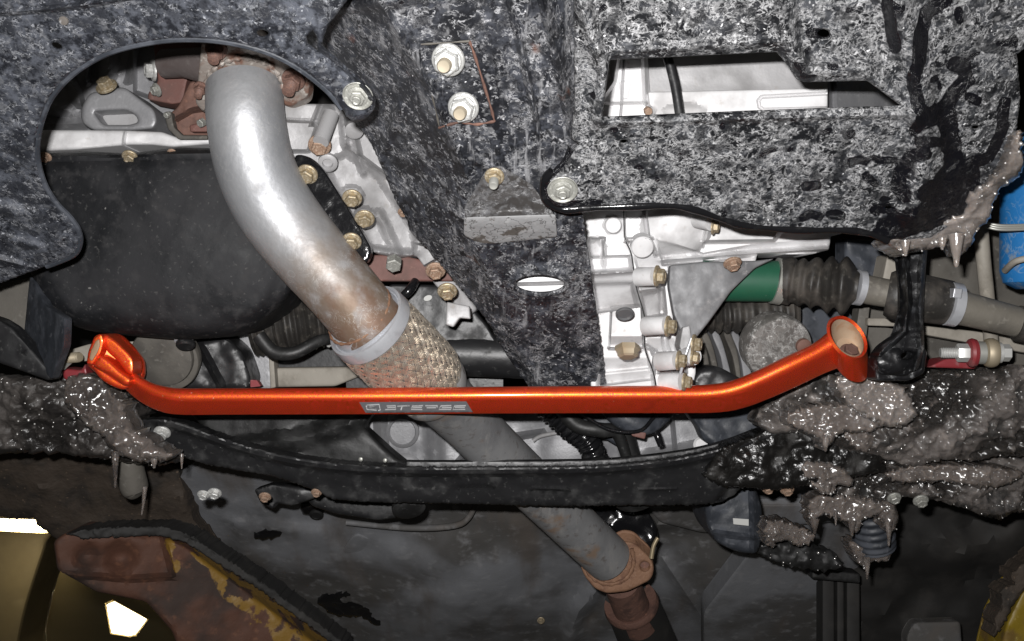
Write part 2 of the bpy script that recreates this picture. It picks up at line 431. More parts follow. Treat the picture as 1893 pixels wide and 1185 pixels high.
m_sheet = mk('stained_sheet', (.2, .2, .205), .42, .35, layers=[dirt(16, (.12, .12, .125), .4, .7), dirt(60, (.28, .27, .27), .55, .72, .6),
             dict(kind='ridge', scale=50, lo=0, hi=.012, dist=2, col=(.5, .48, .48), amt=.5, mask=dict(scale=30, lo=.58, hi=.66))], bump=[dict(scale=300, h=.15)])
rust_l = lambda a: [dict(kind='attr', attr='along', scale=26, detail=5, warp=.5, lo=.46, hi=.9, col=(.19, .14, .10), rough=.55, metal=.35),
                    dict(kind='attr', attr='along', scale=34, detail=5, warp=.9, lo=.68, hi=1.02, col=(.165, .1, .068), rough=.6, metal=.25)]
m_pipe = mk('aluminised_pipe', (.52, .525, .54), .47, .58, layers=[dirt(9, (.33, .34, .36), .4, .7, .8, .55), dict(kind='noise', scale=70, detail=7, nr=.7, lo=.5, hi=.62, col=(.4, .405, .415), rough=.6, amt=.7),
            *rust_l(1),
            dict(kind='ridge', scale=85, detail=4, dist=1.8, lo=0, hi=.02, col=(.6, .58, .55), rough=.6, amt=.5, mask=dict(scale=22, lo=.44, hi=.6)),
            dict(kind='vor', scale=55, ring=.3, lo=.01, hi=.05, warp=.5, pick=.8, col=(.55, .55, .55), rough=.6, amt=.2), dirt(45, (.36, .36, .37), .52, .72, .5), dirt(14, (.34, .31, .27), .58, .74, .5)],
            bump=[dict(scale=30, h=1.2), dict(scale=240, h=.25)], bstr=.35)
m_pipe2 = mk('dull_pipe', (.3, .3, .305), .48, .3, layers=[dirt(12, (.17, .17, .175), .42, .66), dict(kind='noise', scale=60, detail=6, nr=.65, stretch=(1, .3, .3), lo=.48, hi=.68, col=(.36, .35, .34), amt=.8), dirt(22, (.26, .17, .11), .54, .68, .8), dirt(90, (.12, .1, .09), .56, .7, .7),
             dict(kind='ridge', scale=55, dist=2, lo=0, hi=.014, col=(.3, .3, .3), amt=.6, mask=dict(scale=16, lo=.5, hi=.6))], bump=[dict(scale=150, h=.2)])
m_steel = mk('bright_steel', (.56, .57, .6), .34, .45, layers=[dirt(60, (.4, .4, .42), .5, .7, .7, .45)], bump=[dict(scale=300, h=.15)])
m_braid = mk('braided_wire', (.6, .54, .46), .38, .72, layers=[dirt(14, (.4, .34, .27), .5, .75, .7, .45)], bump=[dict(scale=700, h=.3)])
m_rust = mk('brown_rust', (.16, .085, .065), .75, .1, layers=[dirt(50, (.09, .05, .04), .45, .7), dirt(120, (.26, .13, .09), .55, .75, .8)], bump=[dict(scale=200, h=.8)])
m_rustb = mk('rusted_nut', (.15, .085, .068), .6, .2, layers=[dirt(3, (.22, .12, .09), .45, .65), dirt(7, (.08, .045, .035), .55, .7, .8)], bump=[dict(scale=10, h=.3)])
m_rustred = mk('red_primer_rust', (.15, .068, .056), .65, 0, layers=[dirt(30, (.12, .07, .06), .45, .7), dirt(160, (.28, .16, .13), .6, .75, .5)], bump=[dict(scale=160, h=.4)])
m_flange = mk('weathered_flange', (.33, .29, .26), .5, .3, layers=[dirt(50, (.2, .11, .08), .5, .65), dirt(140, (.55, .52, .48), .55, .7, .8)], bump=[dict(scale=140, h=1.0)])
m_rearfl = mk('rusty_flange', (.25, .135, .08), .7, .1, layers=[dirt(60, (.16, .08, .05), .45, .7), dirt(200, (.34, .22, .15), .55, .75, .7)], bump=[dict(scale=260, h=.8)])
m_gold = mk('yellow_zinc', (.36, .29, .185), .4, .5, layers=[dirt(3, (.5, .45, .36), .45, .65, .8), dirt(6, (.3, .2, .1), .58, .75, .8)], bump=[dict(scale=9, h=.2)])
m_goldr = mk('rusty_zinc', (.34, .225, .16), .5, .35, layers=[dirt(4, (.44, .34, .26), .45, .65), dirt(7, (.24, .12, .07), .5, .72, .8)], bump=[dict(scale=9, h=.3)])
m_zinc = mk('pale_zinc', (.6, .6, .58), .36, .45, layers=[dirt(3, (.75, .76, .76), .5, .7), dirt(7, (.3, .27, .2), .6, .75, .6)], bump=[dict(scale=8, h=.3)])
m_zincd = mk('dull_zinc', (.36, .36, .33), .4, .45, layers=[dirt(3, (.5, .5, .47), .5, .7), dirt(7, (.2, .18, .14), .58, .75, .6)], bump=[dict(scale=8, h=.3)])
m_orange = mk('orange_metallic_paint', (.56, .022, .012), .42, 0, coat=.4, layers=[dict(kind='noise', scale=1300, detail=1, lo=.47, hi=.52, col=(.95, .19, .018), metal=1, rough=.47),
              dict(kind='noise', scale=30, detail=4, lo=.58, hi=.75, col=(.4, .02, .012), rough=.5, amt=.4),
              dict(kind='vor', scale=140, lo=.03, hi=.12, pick=.9, col=(.6, .42, .36), rough=.7, metal=0, amt=.8),
              dict(kind='noise', scale=420, detail=2, lo=.7, hi=.76, col=(.55, .36, .3), rough=.7, metal=0, amt=.7, mask=dict(scale=40, lo=.5, hi=.62))],
              bump=[dict(scale=500, detail=1, h=.1)], bstr=.3)
m_orangein = mk('bare_ring_bore', (.5, .38, .27), .5, .25, layers=[dirt(40, (.42, .2, .1), .48, .68, .7), dirt(130, (.25, .16, .1), .58, .72, .6)])
m_mouth = mk('bare_tan_metal', (.3, .19, .11), .6, .1, layers=[dirt(60, (.2, .1, .05), .5, .7), dirt(150, (.36, .26, .17), .58, .75, .6)])
m_badge = mk('brushed_badge', (.3, .3, .32), .42, .4, layers=[dirt(90, (.2, .2, .21), .45, .7), dict(kind='vor', scale=260, lo=.03, hi=.12, pick=.85, col=(.7, .7, .7), amt=.6)], bump=[dict(scale=300, h=.3)])
m_badgel = mk('badge_letter', (.85, .85, .86), .4, 0, layers=[dirt(260, (.45, .45, .46), .56, .66)])
m_rubber = mk('boot_rubber', (.022, .02, .018), .5, layers=[dirt(40, (.06, .052, .044), .42, .68), dirt(190, (.13, .12, .1), .58, .75, .6)], bump=[dict(scale=160, h=.4)])
m_shaft = mk('muddy_shaft', (.17, .155, .13), .55, .15, layers=[dirt(25, (.1, .09, .078), .42, .7), dirt(120, (.27, .25, .215), .55, .75, .7)], bump=[dict(scale=120, h=.5)])
m_muddy = mk('muddy_grey', (.115, .106, .092), .65, 0, layers=[dirt(18, (.055, .05, .044), .42, .7), dirt(130, (.2, .19, .17), .58, .75, .6)], bump=[dict(scale=140, h=.4)])
m_tan = mk('mud_film', (.3, .275, .235), .65, 0, layers=[dirt(26, (.2, .18, .15), .45, .7), dirt(120, (.36, .33, .28), .55, .75, .6)], bump=[dict(scale=140, h=.4)])
m_green = mk('green_paint', (.012, .085, .046), .5, 0, layers=[dirt(40, (.012, .1, .05), .5, .75, .7), dict(kind='vor', scale=220, lo=.03, hi=.12, pick=.85, col=(.3, .36, .32), amt=.6)])
m_blue = mk('blue_paint', (.02, .16, .42), .4, 0, layers=[dict(kind='ridge', scale=40, detail=4, dist=2, lo=0, hi=.04, col=(.3, .4, .48), amt=.4, mask=dict(scale=20, lo=.42, hi=.58)), dirt(60, (.25, .26, .24), .56, .7, .7)], bump=[dict(scale=90, h=.4)])
m_red = mk('red_paint', (.22, .026, .032), .45, 0, layers=[dirt(60, (.26, .14, .14), .52, .7, .6), dirt(24, (.2, .03, .03), .55, .7, .6)])
m_floor = mk('underbody_coating', (.22, .225, .24), .5, 0, layers=[dirt(7, (.06, .058, .057), .48, .72, .8), dirt(3.5, (.09, .086, .082), .42, .6), dirt(50, (.29, .29, .3), .52, .75, .6),
             dict(kind='noise', scale=14, detail=5, stretch=(1, .25, 1), lo=.52, hi=.72, col=(.12, .1, .085), amt=.7)], bump=[dict(scale=60, h=.5), dict(scale=380, h=.25)])
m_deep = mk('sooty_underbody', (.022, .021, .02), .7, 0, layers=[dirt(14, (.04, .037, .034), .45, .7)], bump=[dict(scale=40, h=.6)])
m_liner = mk('gritty_brown_liner', (.05, .037, .027), .8, 0, layers=[dirt(30, (.025, .02, .016), .45, .68), dict(kind='vor', scale=120, lo=.05, hi=.24, pick=.55, col=(.12, .085, .058), amt=.9),
             dict(kind='vor', scale=90, lo=.04, hi=.12, pick=.85, col=(.22, .14, .08), amt=.7)], bump=[dict(scale=120, h=1.2)], bstr=.8)
sl_b = [dict(scale=60, detail=2, h=1.0), dict(scale=240, detail=2, h=.55)]
ice = lambda a: dict(kind='vor', scale=230, lo=.05, hi=.2, pick=.75, warp=1, col=(.7, .67, .64), amt=a)
m_slush = mk('wet_slush', (.155, .133, .121), .24, 0, .7, layers=[dirt(13, (.05, .043, .04), .46, .64, .95, .2), dirt(45, (.24, .212, .195), .52, .72, .8, .18), ice(.5)], bump=sl_b, bstr=.5, coat=.3, sss=.8)
m_slushb = mk('pale_slush', (.225, .198, .182), .2, 0, .7, layers=[dirt(14, (.085, .074, .068), .46, .66, .85, .2), dirt(55, (.33, .295, .275), .54, .72, .8, .15), ice(.5)], bump=sl_b, bstr=.5, coat=.3, sss=.9)
m_slushd = mk('dark_slush', (.03, .027, .025), .26, 0, .7, layers=[dirt(10, (.125, .108, .099), .46, .62, .95), dirt(40, (.26, .225, .205), .55, .72, .7), dirt(22, (.014, .013, .012), .54, .66, .9), ice(.4)], bump=sl_b, bstr=.6, coat=.25, sss=.35)
m_slushk = mk('black_slush', (.02, .018, .017), .3, 0, .6, layers=[dirt(13, (.06, .052, .047), .48, .62, .95), dirt(50, (.1, .09, .083), .58, .72, .7), ice(.3)], bump=sl_b, bstr=1.0, coat=.15)
m_glint = mk('glint_bead', (.7, .68, .66), .16, .55, 1)  # partly metallic so the added beads glint brightly
m_runner = mk('heat_browned_steel', (.15, .125, .12), .5, .3, layers=[dirt(30, (.1, .075, .07), .45, .7), dirt(150, (.2, .18, .17), .55, .75, .6)], bump=[dict(scale=160, h=.4)])
m_flangeb = salted('bracket_patches', dark=(.05, .046, .044), film=(.1, .1, .105), salt=(.42, .42, .43), dens=.6, s=.8)
m_armrust = mk('rusted_arm_steel', (.1, .043, .026), .75, 0, layers=[dirt(9, (.045, .028, .022), .45, .62), dirt(60, (.2, .09, .05), .55, .75, .7),
             dict(kind='attr', attr='wet', scale=34, detail=6, warp=2.6, lo=.82, hi=1.0, col=(.24, .135, .022), rough=.55)], bump=[dict(scale=50, h=1.2)], bstr=.8)
m_yellow = mk('yellow_arm_paint', (.22, .15, .012), .5, 0, layers=[dirt(30, (.14, .085, .015), .46, .62), dirt(90, (.55, .45, .15), .6, .75, .6)], bump=[dict(scale=60, h=.8)])
m_ceil = mk('garage_ceiling_paint', (.5, .42, .24), .8, 0, layers=[dirt(.8, (.4, .33, .18), .4, .7)])
m_col = mk('lift_column_paint', (.05, .043, .028), .6, 0, layers=[dirt(3, (.03, .025, .016), .4, .7)])
m_lamp = mk('lamp_tube_glow', (1, .95, .85), .5, emis=((1.0, .9, .66), 2.2))
m_wetend = mk('wet_black_grime', (.008, .0075, .007), .3, layers=[dirt(24, (.03, .028, .026), .52, .7, .9), dict(kind='vor', scale=150, lo=.04, hi=.12, pick=.9, col=(.3, .28, .27), amt=.6)], bump=[dict(scale=60, detail=3, h=1.0), dict(scale=240, detail=2, h=.5)], bstr=.6)  # the pale specks are glints painted into the colour
m_hang = mk('wet_hanger_paint', (.009, .009, .01), .36, layers=[dirt(34, (.055, .058, .064), .5, .62, .95, .7), dirt(120, (.16, .165, .17), .57, .7, .7, .7), dict(kind='ridge', scale=60, detail=4, dist=1, lo=0, hi=.03, col=(.25, .25, .26), rough=.8, amt=.6, mask=dict(scale=40, lo=.5, hi=.62))], bump=[dict(scale=70, h=1.0)], bstr=.6)
m_void = mk('black_plastic', (.012, .012, .012), .5, layers=[dirt(30, (.03, .03, .03), .45, .7), dirt(200, (.06, .06, .058), .6, .75, .6)], bump=[dict(scale=90, h=.5)])
m_bluegrey = mk('dusty_blue_black', (.03, .034, .042), .5, layers=[dirt(40, (.06, .066, .08), .42, .68), dirt(150, (.12, .125, .14), .58, .75, .7)], bump=[dict(scale=100, h=.6)])
m_label = mk('pale_label', (.5, .5, .48), .6)
TOW = Vector(-Fv)
# ------------------------------------------------------------------ the setting far behind
cz = P(150, 1130, 7.0)[2]
def flat(name, pts, mat, thick, ext, **t):
    V = [np.array(p, float) for p in pts]; n = len(V); V += [v + np.array(ext) * thick for v in V[:n]]
    Fc = [list(range(n)), list(range(n, 2 * n))[::-1]] + [[k, k + n, (k + 1) % n + n, (k + 1) % n] for k in range(n)]
    return obj(name, V, Fc, mat, **t)
flat('garage_ceiling', [(-5, 2, 4.35), (2.5, 2, 4.35), (2.5, 11, 4.35), (-5, 11, 4.35)], m_ceil, .1, UP, kind='structure')
flat('garage_wall', [(-5, 11.0, 0), (2.5, 11.0, 0), (2.5, 11.0, 4.5), (-5, 11.0, 4.5)], m_ceil, .1, (0, 1, 0), kind='structure')
plate('lift_column', spl([(-200, 900), (90, 960), (88, 1000), (66, 1070), (48, 1130), (34, 1200), (20, 1300), (-200, 1300)], n=4), cd(4.2), m_col, thick=.25, res=40, er=14,
      label='tall dark column with a curved edge behind the car on the far left', cat='lift column')
def lamp(outl, d, label):
    t = T('ceiling_lamp', label, 'ceiling lamp', (*np.mean(outl, 0), d), 'ceiling lamps of the garage')
    c_ = np.mean(outl, 0)
    plate('diffuser', [c_ + (np.array(p) - c_) * .9 for p in outl], cd(d), m_lamp, t, thick=.03, res=20)
    plate('glow_rim', outl, cd(d + .031), m_ceil, t, thick=.02, res=12)  # reflector added behind the diffuser for a warm soft edge glow
    pt = bpy.data.lights.new('lamp_glow', 'POINT'); pt.energy = 26; pt.color = (1, .8, .45); pt.shadow_soft_size = .08
    po = bpy.data.objects.new('lamp_glow', pt); COL.objects.link(po); po.location = P1(*np.mean(outl, 0), d - .12)
    plate('housing', [(np.mean(outl, 0) + (np.array(p) - np.mean(outl, 0)) * .7) for p in outl], cd(d + .052), m_col, t, thick=.05, res=20)
lamp([(-60, 958), (66, 962), (80, 972), (90, 985), (80, 986), (-60, 979)], 4.0, 'glowing narrow ceiling lamp cut off by the left edge of the photo')
lamp([(194, 1115), (206, 1110), (273, 1147), (252, 1175), (240, 1178), (204, 1172)], 6.4, 'glowing lozenge shaped ceiling lamp seen under the rusty lift arm')
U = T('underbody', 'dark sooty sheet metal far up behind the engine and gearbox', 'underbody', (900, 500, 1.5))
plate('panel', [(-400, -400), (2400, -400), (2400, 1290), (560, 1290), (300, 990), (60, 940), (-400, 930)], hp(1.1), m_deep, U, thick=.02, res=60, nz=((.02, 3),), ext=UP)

# ------------------------------------------------------------------ floor pan and tunnel
t = T('floor_pan', 'broad grey black floor pan with a pressed tunnel behind the crossmember', 'floor pan', (850, 1050, 1.6))
plate('pan_sheet', [(300, 905), (380, 850), (700, 860), (1300, 860), (1640, 900), (1640, 1290), (560, 1290), (430, 1110), (310, 1000)], hp(.8), m_floor, t, thick=.012, res=16, ext=UP, nz=((.014, 6), (.003, 26)),
      feats=[('swell', 850, 1120, 280, 200, .06), 
             ('ridge', [(1195, 945), (1215, 970), (1300, 972)], 22, .03), ('swell', 1390, 1090, 260, 150, .05), ('ridge', [(1050, 1185), (1070, 1130), (1105, 1090)], 26, .035),
             ('poly', [(420, 960), (600, 975), (640, 1040), (560, 1080), (450, 1040)], 26, .015),
             ('ridge', [(1230, 1040), (1290, 1130), (1330, 1200)], 16, .02)])
for x, y in ((1000, 1147), (1350, 1160), (1507, 1170)): bolt(t, x, y, hp(.8)(x, y) - .05, 5, m_gold, AX(0, -.3, 1))
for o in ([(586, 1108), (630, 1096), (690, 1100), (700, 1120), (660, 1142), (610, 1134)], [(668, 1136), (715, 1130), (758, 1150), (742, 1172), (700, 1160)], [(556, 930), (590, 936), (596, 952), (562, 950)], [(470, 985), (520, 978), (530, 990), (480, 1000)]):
    plate('recess_shade', spl(o, n=4), lambda x, y: hp(.795)(x, y) - .006, m_blackgloss, t, thick=.01, res=9, er=6, ext=UP, nz=((.006, 30),), jit=1.5)  # raised black pieces carry the shade of recesses in their colour
pipe('pressed_rib', [(640, 966, 1.5, 5), (760, 976, 1.5, 6), (838, 972, 1.5, 6), (866, 957, 1.49, 5.5), (882, 925, 1.48, 5)], m_floor, t)
plate('access_cover', rnd([(655, 985), (700, 1000), (735, 1060), (760, 1110), (700, 1115), (600, 1060)], 14), lambda x, y: hp(.8)(x, y) - .008, m_floor, t, thick=.01, res=18, er=5, ext=UP)
plate('tunnel_brace', rnd([(1195, 935), (1600, 930), (1600, 960), (1300, 985), (1220, 965)], 8), lambda x, y: hp(.78)(x, y) - .02, m_floor, t, thick=.01, res=18, er=6, ext=UP)
for x, y, r in ((1480, 1010, 15), (585, 950, 13), (1390, 1100, 14)):
    lpx('grommet', (x, y, float(hp(.8)(x, y)) - .03), AX(0, -.6, .8), [(r, 0), (r, 3), (r * .7, 5), (r * .65, 3)], m_void, t, seg=18)

# grey plastic box with a ribbed end to the right of the tunnel
t = T('fuel_tank_cover', 'flat grey box with a ribbed black end under the wet right side', 'underbody box', (1470, 1120, 1.5))
plate('shell', rnd([(1385, 1020), (1500, 1045), (1530, 1055), (1525, 1290), (1300, 1290), (1300, 1130)], 12), hp(.74), m_floor, t, thick=.03, res=18, er=10, ext=UP, nz=((.003, 10),))
for x, w in ((1520, 22), (1547, 13), (1565, 24)):
    plate('rib', rnd([(x, 1065), (x + w, 1069), (x + w + 1, 1290), (x, 1290)], 3), cd(1.53), m_deep, t, thick=.03, res=24, er=3)
plate('top_ledge', rnd([(1500, 1048), (1590, 1060), (1590, 1078), (1500, 1070)], 4), cd(1.47), m_void, t, thick=.03, res=18, er=5)

# ------------------------------------------------------------------ brown liner and lift arms at the lower corners
t = T('arch_liner', 'rough brown gritty liner above the rusty lift arm', 'arch liner', (120, 910, 1.4))
plate('liner_skin', [(-260, 780), (120, 800), (330, 860), (360, 960), (400, 1010), (300, 1000), (120, 1010), (85, 982), (60, 958), (-260, 950)], pl(1.42, .01, .05, 100, 900), m_liner, t, thick=.03, res=14, er=18, nz=((.008, 14), (.004, 60)), jit=1.5)
t = T('lift_arm', 'rust brown lift arm with flaking yellow paint at the lower left', 'lift arm', (330, 1060, 1.3))
wy = [([(310, 1005), (330, 1050)], 14), ([(400, 1050), (415, 1095)], 20), ([(440, 1095), (600, 1230)], 34), ([(330, 1006), (420, 1066), (600, 1196)], 9)]
plate('arm_beam', rnd([(99, 1000), (120, 985), (300, 990), (345, 1010), (620, 1215), (620, 1290), (360, 1290), (318, 1166), (270, 1112), (178, 1094), (106, 1053)], 8), pl(1.36, .03, 0, 100, 1000), m_armrust, t, thick=.08, res=13, er=10,
      nz=((.004, 18), (.002, 60)), wet=wy, feats=[('swell', 162, 1028, 34, 30, -.02), ('swell', 222, 1030, 44, 34, -.025), ('ridge', [(104, 1060), (240, 1070), (320, 1066)], 8, .008), ('ridge', [(300, 990), (318, 1066)], 7, .006)])
plate('rubber_edge', rnd([(120, 986), (175, 976), (300, 972), (345, 985), (480, 1072), (640, 1190), (640, 1208), (480, 1090), (340, 1002), (290, 990), (150, 996)], 4), pl(1.34, .03, 0, 100, 1000), m_deep, t, thick=.05, res=8, er=3, nz=((.006, 40), (.002, 110)), jit=1.2)
t = T('lift_arm', 'yellow lift arm cut off at the lower right corner', 'lift arm', (1870, 1140, 1.3))
plate('arm_beam', [(1848, 1200), (1860, 1150), (1888, 1095), (1990, 1000), (1990, 1290), (1830, 1290)], cd(1.25), m_yellow, t, thick=.06, res=14, er=8, nz=((.003, 30),))
plate('dirt_edge', spl([(1836, 1180), (1840, 1140), (1852, 1120), (1850, 1090), (1876, 1080), (1868, 1060), (1893, 1040), (1990, 960), (1990, 1010), (1890, 1095), (1858, 1150)], n=4), cd(1.235), m_liner, t, thick=.03, res=9, er=6, nz=((.004, 60),), jit=1.5)

# dark wheel well on the right
t = T('wheel_well', 'black soot covered wheel well in the dark lower right', 'wheel well', (1740, 1050, 1.6))
plate('well_skin', [(1560, 880), (1700, 860), (1990, 840), (1990, 1290), (1560, 1290), (1570, 1050)], pl(1.62, 0, .05, 1700, 1000), m_deep, t, thick=.03, res=22, nz=((.02, 9), (.006, 40)), feats=[('ridge', [(1600, 1000), (1760, 1030), (1893, 990)], 60, .04)])
plate('hinge_plate', rnd([(1675, 1175), (1690, 1150), (1775, 1148), (1785, 1290), (1680, 1290)], 8), cd(1.5), m_floor, t, thick=.02, res=16, er=6)

# ------------------------------------------------------------------ gearbox rear casting seen under the bar
t = T('transfer_casting', 'dull grey aluminium casting with a round boss behind the badge', 'transfer case', (800, 810, 1.3))
plate('casting', rnd([(640, 740), (1110, 740), (1140, 800), (1160, 900), (700, 900), (690, 830)], 10), cd(1.3), m_alud, t, thick=.08, res=14, er=8,
      feats=[('ridge', [(700, 740), (712, 900)], 14, .012), ('ridge', [(800, 760), (806, 880)], 22, .014), ('ridge', [(850, 850), (900, 815), (1000, 800)], 8, .012), ('dome', 1060, 830, 60, 60, .01)])
lpx('boss', (745, 797, 1.29), AX(0, -.1, 1), [(30, 0), (30, 7), (25, 10), (23, 7)], m_alud, t)
lpx('lower_boss', (750, 868, 1.27), AX(0, .2, 1), [(30, 0), (30, 8), (22, 12)], m_alud, t)
pipe('cast_rib', [(985, 815, 1.285, 4), (1000, 806, 1.285, 4), (1030, 800, 1.285, 4)], m_alu, t)
t = T('steering_gear_casting', 'pale aluminium casting under the right half of the bar', 'steering gear', (1260, 800, 1.3))
plate('casting', rnd([(1160, 745), (1330, 745), (1350, 790), (1330, 850), (1170, 860)], 10), cd(1.27), m_alud, t, thick=.06, res=12, er=8, feats=[('ridge', [(1240, 750), (1250, 850)], 5, .008), ('ridge', [(1200, 850), (1330, 826)], 22, .02)])
for x, y in ((1295, 824), (1322, 822)): lpx('lug', (x, y, 1.24), AX(0, .3, 1), [(15, 0), (15, 9), (11, 12)], m_alub, t, seg=20)

# ------------------------------------------------------------------ crossmember under the bar
t = T('crossmember', 'long curved black crossmember behind the orange bar', 'crossmember', (850, 890, 1.13))
upx = spl([(235, 790), (262, 776), (320, 778), (400, 806), (500, 836), (620, 856), (750, 863), (900, 863), (1020, 862), (1130, 859), (1250, 846), (1330, 829), (1410, 800), (1480, 775)], False, 5)
lox = spl([(1520, 870), (1450, 893), (1385, 893), (1350, 920), (1310, 932), (1200, 934), (1000, 935), (850, 931), (640, 926), (580, 906), (500, 880), (380, 858), (290, 826)], False, 5)
plate('channel', upx + lox, pl(1.12, 0, .03, 0, 850), m_black, t, thick=.03, res=8, er=5, nz=((.004, 12), (.0012, 50)), jit=.7,
      feats=[('ridge', [tuple(np.array(p) + (0, 12)) for p in upx[8:]], 7, .007), 
             ('ridge', [(850, 903), (910, 901)], 6, -.006), ('ridge', [(985, 903), (1050, 905)], 4, .004), ('ridge', [(1180, 905), (1250, 903)], 4, .003), ('poly', [(1325, 925), (1345, 900), (1400, 888), (1400, 905), (1350, 925)], 10, -.015)])
plate('top_flange', [tuple(np.array(p) - (0, 11)) for p in upx[30:]] + [tuple(np.array(p) + (0, 3)) for p in upx[::-1][:len(upx) - 30]], cd(1.135), m_black, t, thick=.01, res=9, er=3, nz=((.002, 40),))
plate('left_gusset', rnd([(330, 740), (700, 742), (690, 765), (672, 790), (725, 838), (760, 866), (620, 862), (480, 832), (380, 795)], 8), cd(1.17), m_void, t, thick=.03, res=12, er=8, nz=((.004, 20),), feats=[('ridge', [(430, 830), (560, 810), (680, 770)], 26, .016)])
plate('right_gusset', rnd([(1255, 745), (1420, 740), (1440, 800), (1330, 832), (1300, 815), (1290, 790)], 8), cd(1.19), m_bluegrey, t, thick=.03, res=11, er=10, nz=((.006, 26),))
plate('wet_end', [(1330, 830), (1400, 800), (1480, 770), (1620, 820), (1640, 870), (1520, 892), (1440, 905), (1340, 900), (1300, 880)], cd(1.105), m_wetend, t, thick=.03, res=7, er=10, nz=((.006, 24), (.003, 70), (.001, 200)), jit=1.5)
for x, y, r in ((300, 799, 11), (397, 911, 9), (376, 914, 8)): bolt(t, x, y, 1.10, r, m_zinc, AX(0, -.66, .75))
for x, y, r in ((490, 918, 8), (585, 910, 7), (1455, 905, 9), (1420, 903, 8)): bolt(t, x, y, 1.14, r, m_goldr, AX(0, -.66, .75))
for x, y in ((667, 849), (712, 851)): lpx('spot_weld', (x, y, 1.145), AX(0, 0, 1), [(4, 0), (4, 1), (2, 2)], m_zincd, t, seg=12)
lpx('mount_bush', (755, 936, 1.2), AX(.2, -.7, .7), [(28, -14), (31, -4), (31, 6), (24, 10)], m_void, t, seg=22)
lpx('mount_bush', (1175, 922, 1.2), AX(.1, -.7, .7), [(36, -14), (40, -4), (40, 2), (30, 5)], m_void, t, seg=22)
plate('lower_bracket', rnd([(470, 905), (500, 895), (560, 900), (600, 915), (540, 935), (510, 930), (505, 942), (482, 930)], 5), cd(1.25), m_black, t, thick=.02, res=10, er=5, nz=((.003, 30),))
plate('bracket_arm', rnd([(560, 905), (690, 925), (770, 930), (780, 950), (700, 962), (620, 950), (575, 935)], 8), cd(1.3), m_black, t, thick=.03, res=12, er=8)

# harness and hoses behind the right half of the bar
t = T('wiring_harness', 'black corrugated harness sleeves hanging behind the bar', 'wiring harness', (1120, 800, 1.2))
def corr(parent, name, pts, ridges, mat, amp=.12, **k):
    q = spl(pts, False, 1 + int(ridges * 6 / (len(pts) - 1))); n = len(q)
    p = [P(a[0], a[1], a[2]) for a in q]; r = [a[3] * a[2] / FPX * (1 + amp * math.cos(2 * math.pi * ridges * i / n)) for i, a in enumerate(q)]
    return tube(name, p, r, mat, parent, ang=60, **k)
corr(t, 'sleeve', [(1005, 745, 1.18, 24), (1050, 785, 1.18, 24), (1085, 815, 1.19, 22), (1110, 870, 1.2, 22)], 14, m_blackgloss)
pipe('hose', [(1030, 745, 1.15, 14), (1065, 785, 1.15, 14), (1110, 795, 1.15, 14), (1140, 800, 1.16, 12), (1160, 850, 1.17, 10)], m_void, t)
pipe('hose', [(1120, 742, 1.16, 20), (1150, 770, 1.15, 22), (1190, 785, 1.15, 20), (1225, 770, 1.16, 14), (1245, 745, 1.17, 10)], m_bluegrey, t)
pipe('hose', [(1155, 790, 1.17, 14), (1165, 830, 1.18, 15), (1180, 880, 1.19, 15)], m_void, t)
pipe('tie_tail', [(1205, 785, 1.16, 8), (1215, 805, 1.15, 7), (1222, 824, 1.15, 6)], m_blackgloss, t)
plate('clip', rnd([(1165, 794), (1195, 800), (1192, 812), (1168, 806)], 3), cd(1.14), m_rustred, t, thick=.006, res=8, er=2)
pipe('wire', [(1060, 752, 1.13, 3.5), (1120, 792, 1.13, 3.5), (1180, 797, 1.13, 3.5), (1210, 770, 1.14, 3.5), (1235, 745, 1.14, 3)], m_blackgloss, t)
plate('cover', rnd([(1020, 742), (1190, 742), (1175, 800), (1150, 830), (1100, 800), (1050, 780)], 14), cd(1.21), m_bluegrey, t, thick=.02, res=12, er=8, nz=((.005, 30),))
pipe('dangling_plug', [(1216, 994, 1.32, 4), (1208, 1010, 1.32, 4), (1204, 1032, 1.32, 4.5)], m_gold, t)
plate('sleeve_boot', spl([(1060, 935), (1130, 930), (1200, 950), (1215, 1000), (1180, 1010), (1140, 985)], n=4), cd(1.42), m_blackgloss, t, thick=.05, res=10, er=10, nz=((.006, 40),))

t = T('canister', 'dark blue grey canister with a small white sticker under the crossmember', 'canister', (1355, 960, 1.28))
plate('canister_body', rnd([(1300, 935), (1395, 895), (1408, 935), (1410, 990), (1400, 1025), (1360, 1020), (1320, 1000), (1306, 970)], 14), cd(1.24), m_bluegrey, t, thick=.1, res=9, er=14, nz=((.003, 30),), feats=[('ridge', [(1318, 985), (1400, 995)], 7, .006), ('ridge', [(1392, 905), (1394, 1020)], 9, .008)])
plate('sticker', [(1355, 958), (1384, 960), (1384, 972), (1356, 969)], cd(1.222), m_label, t, thick=.001, res=8)

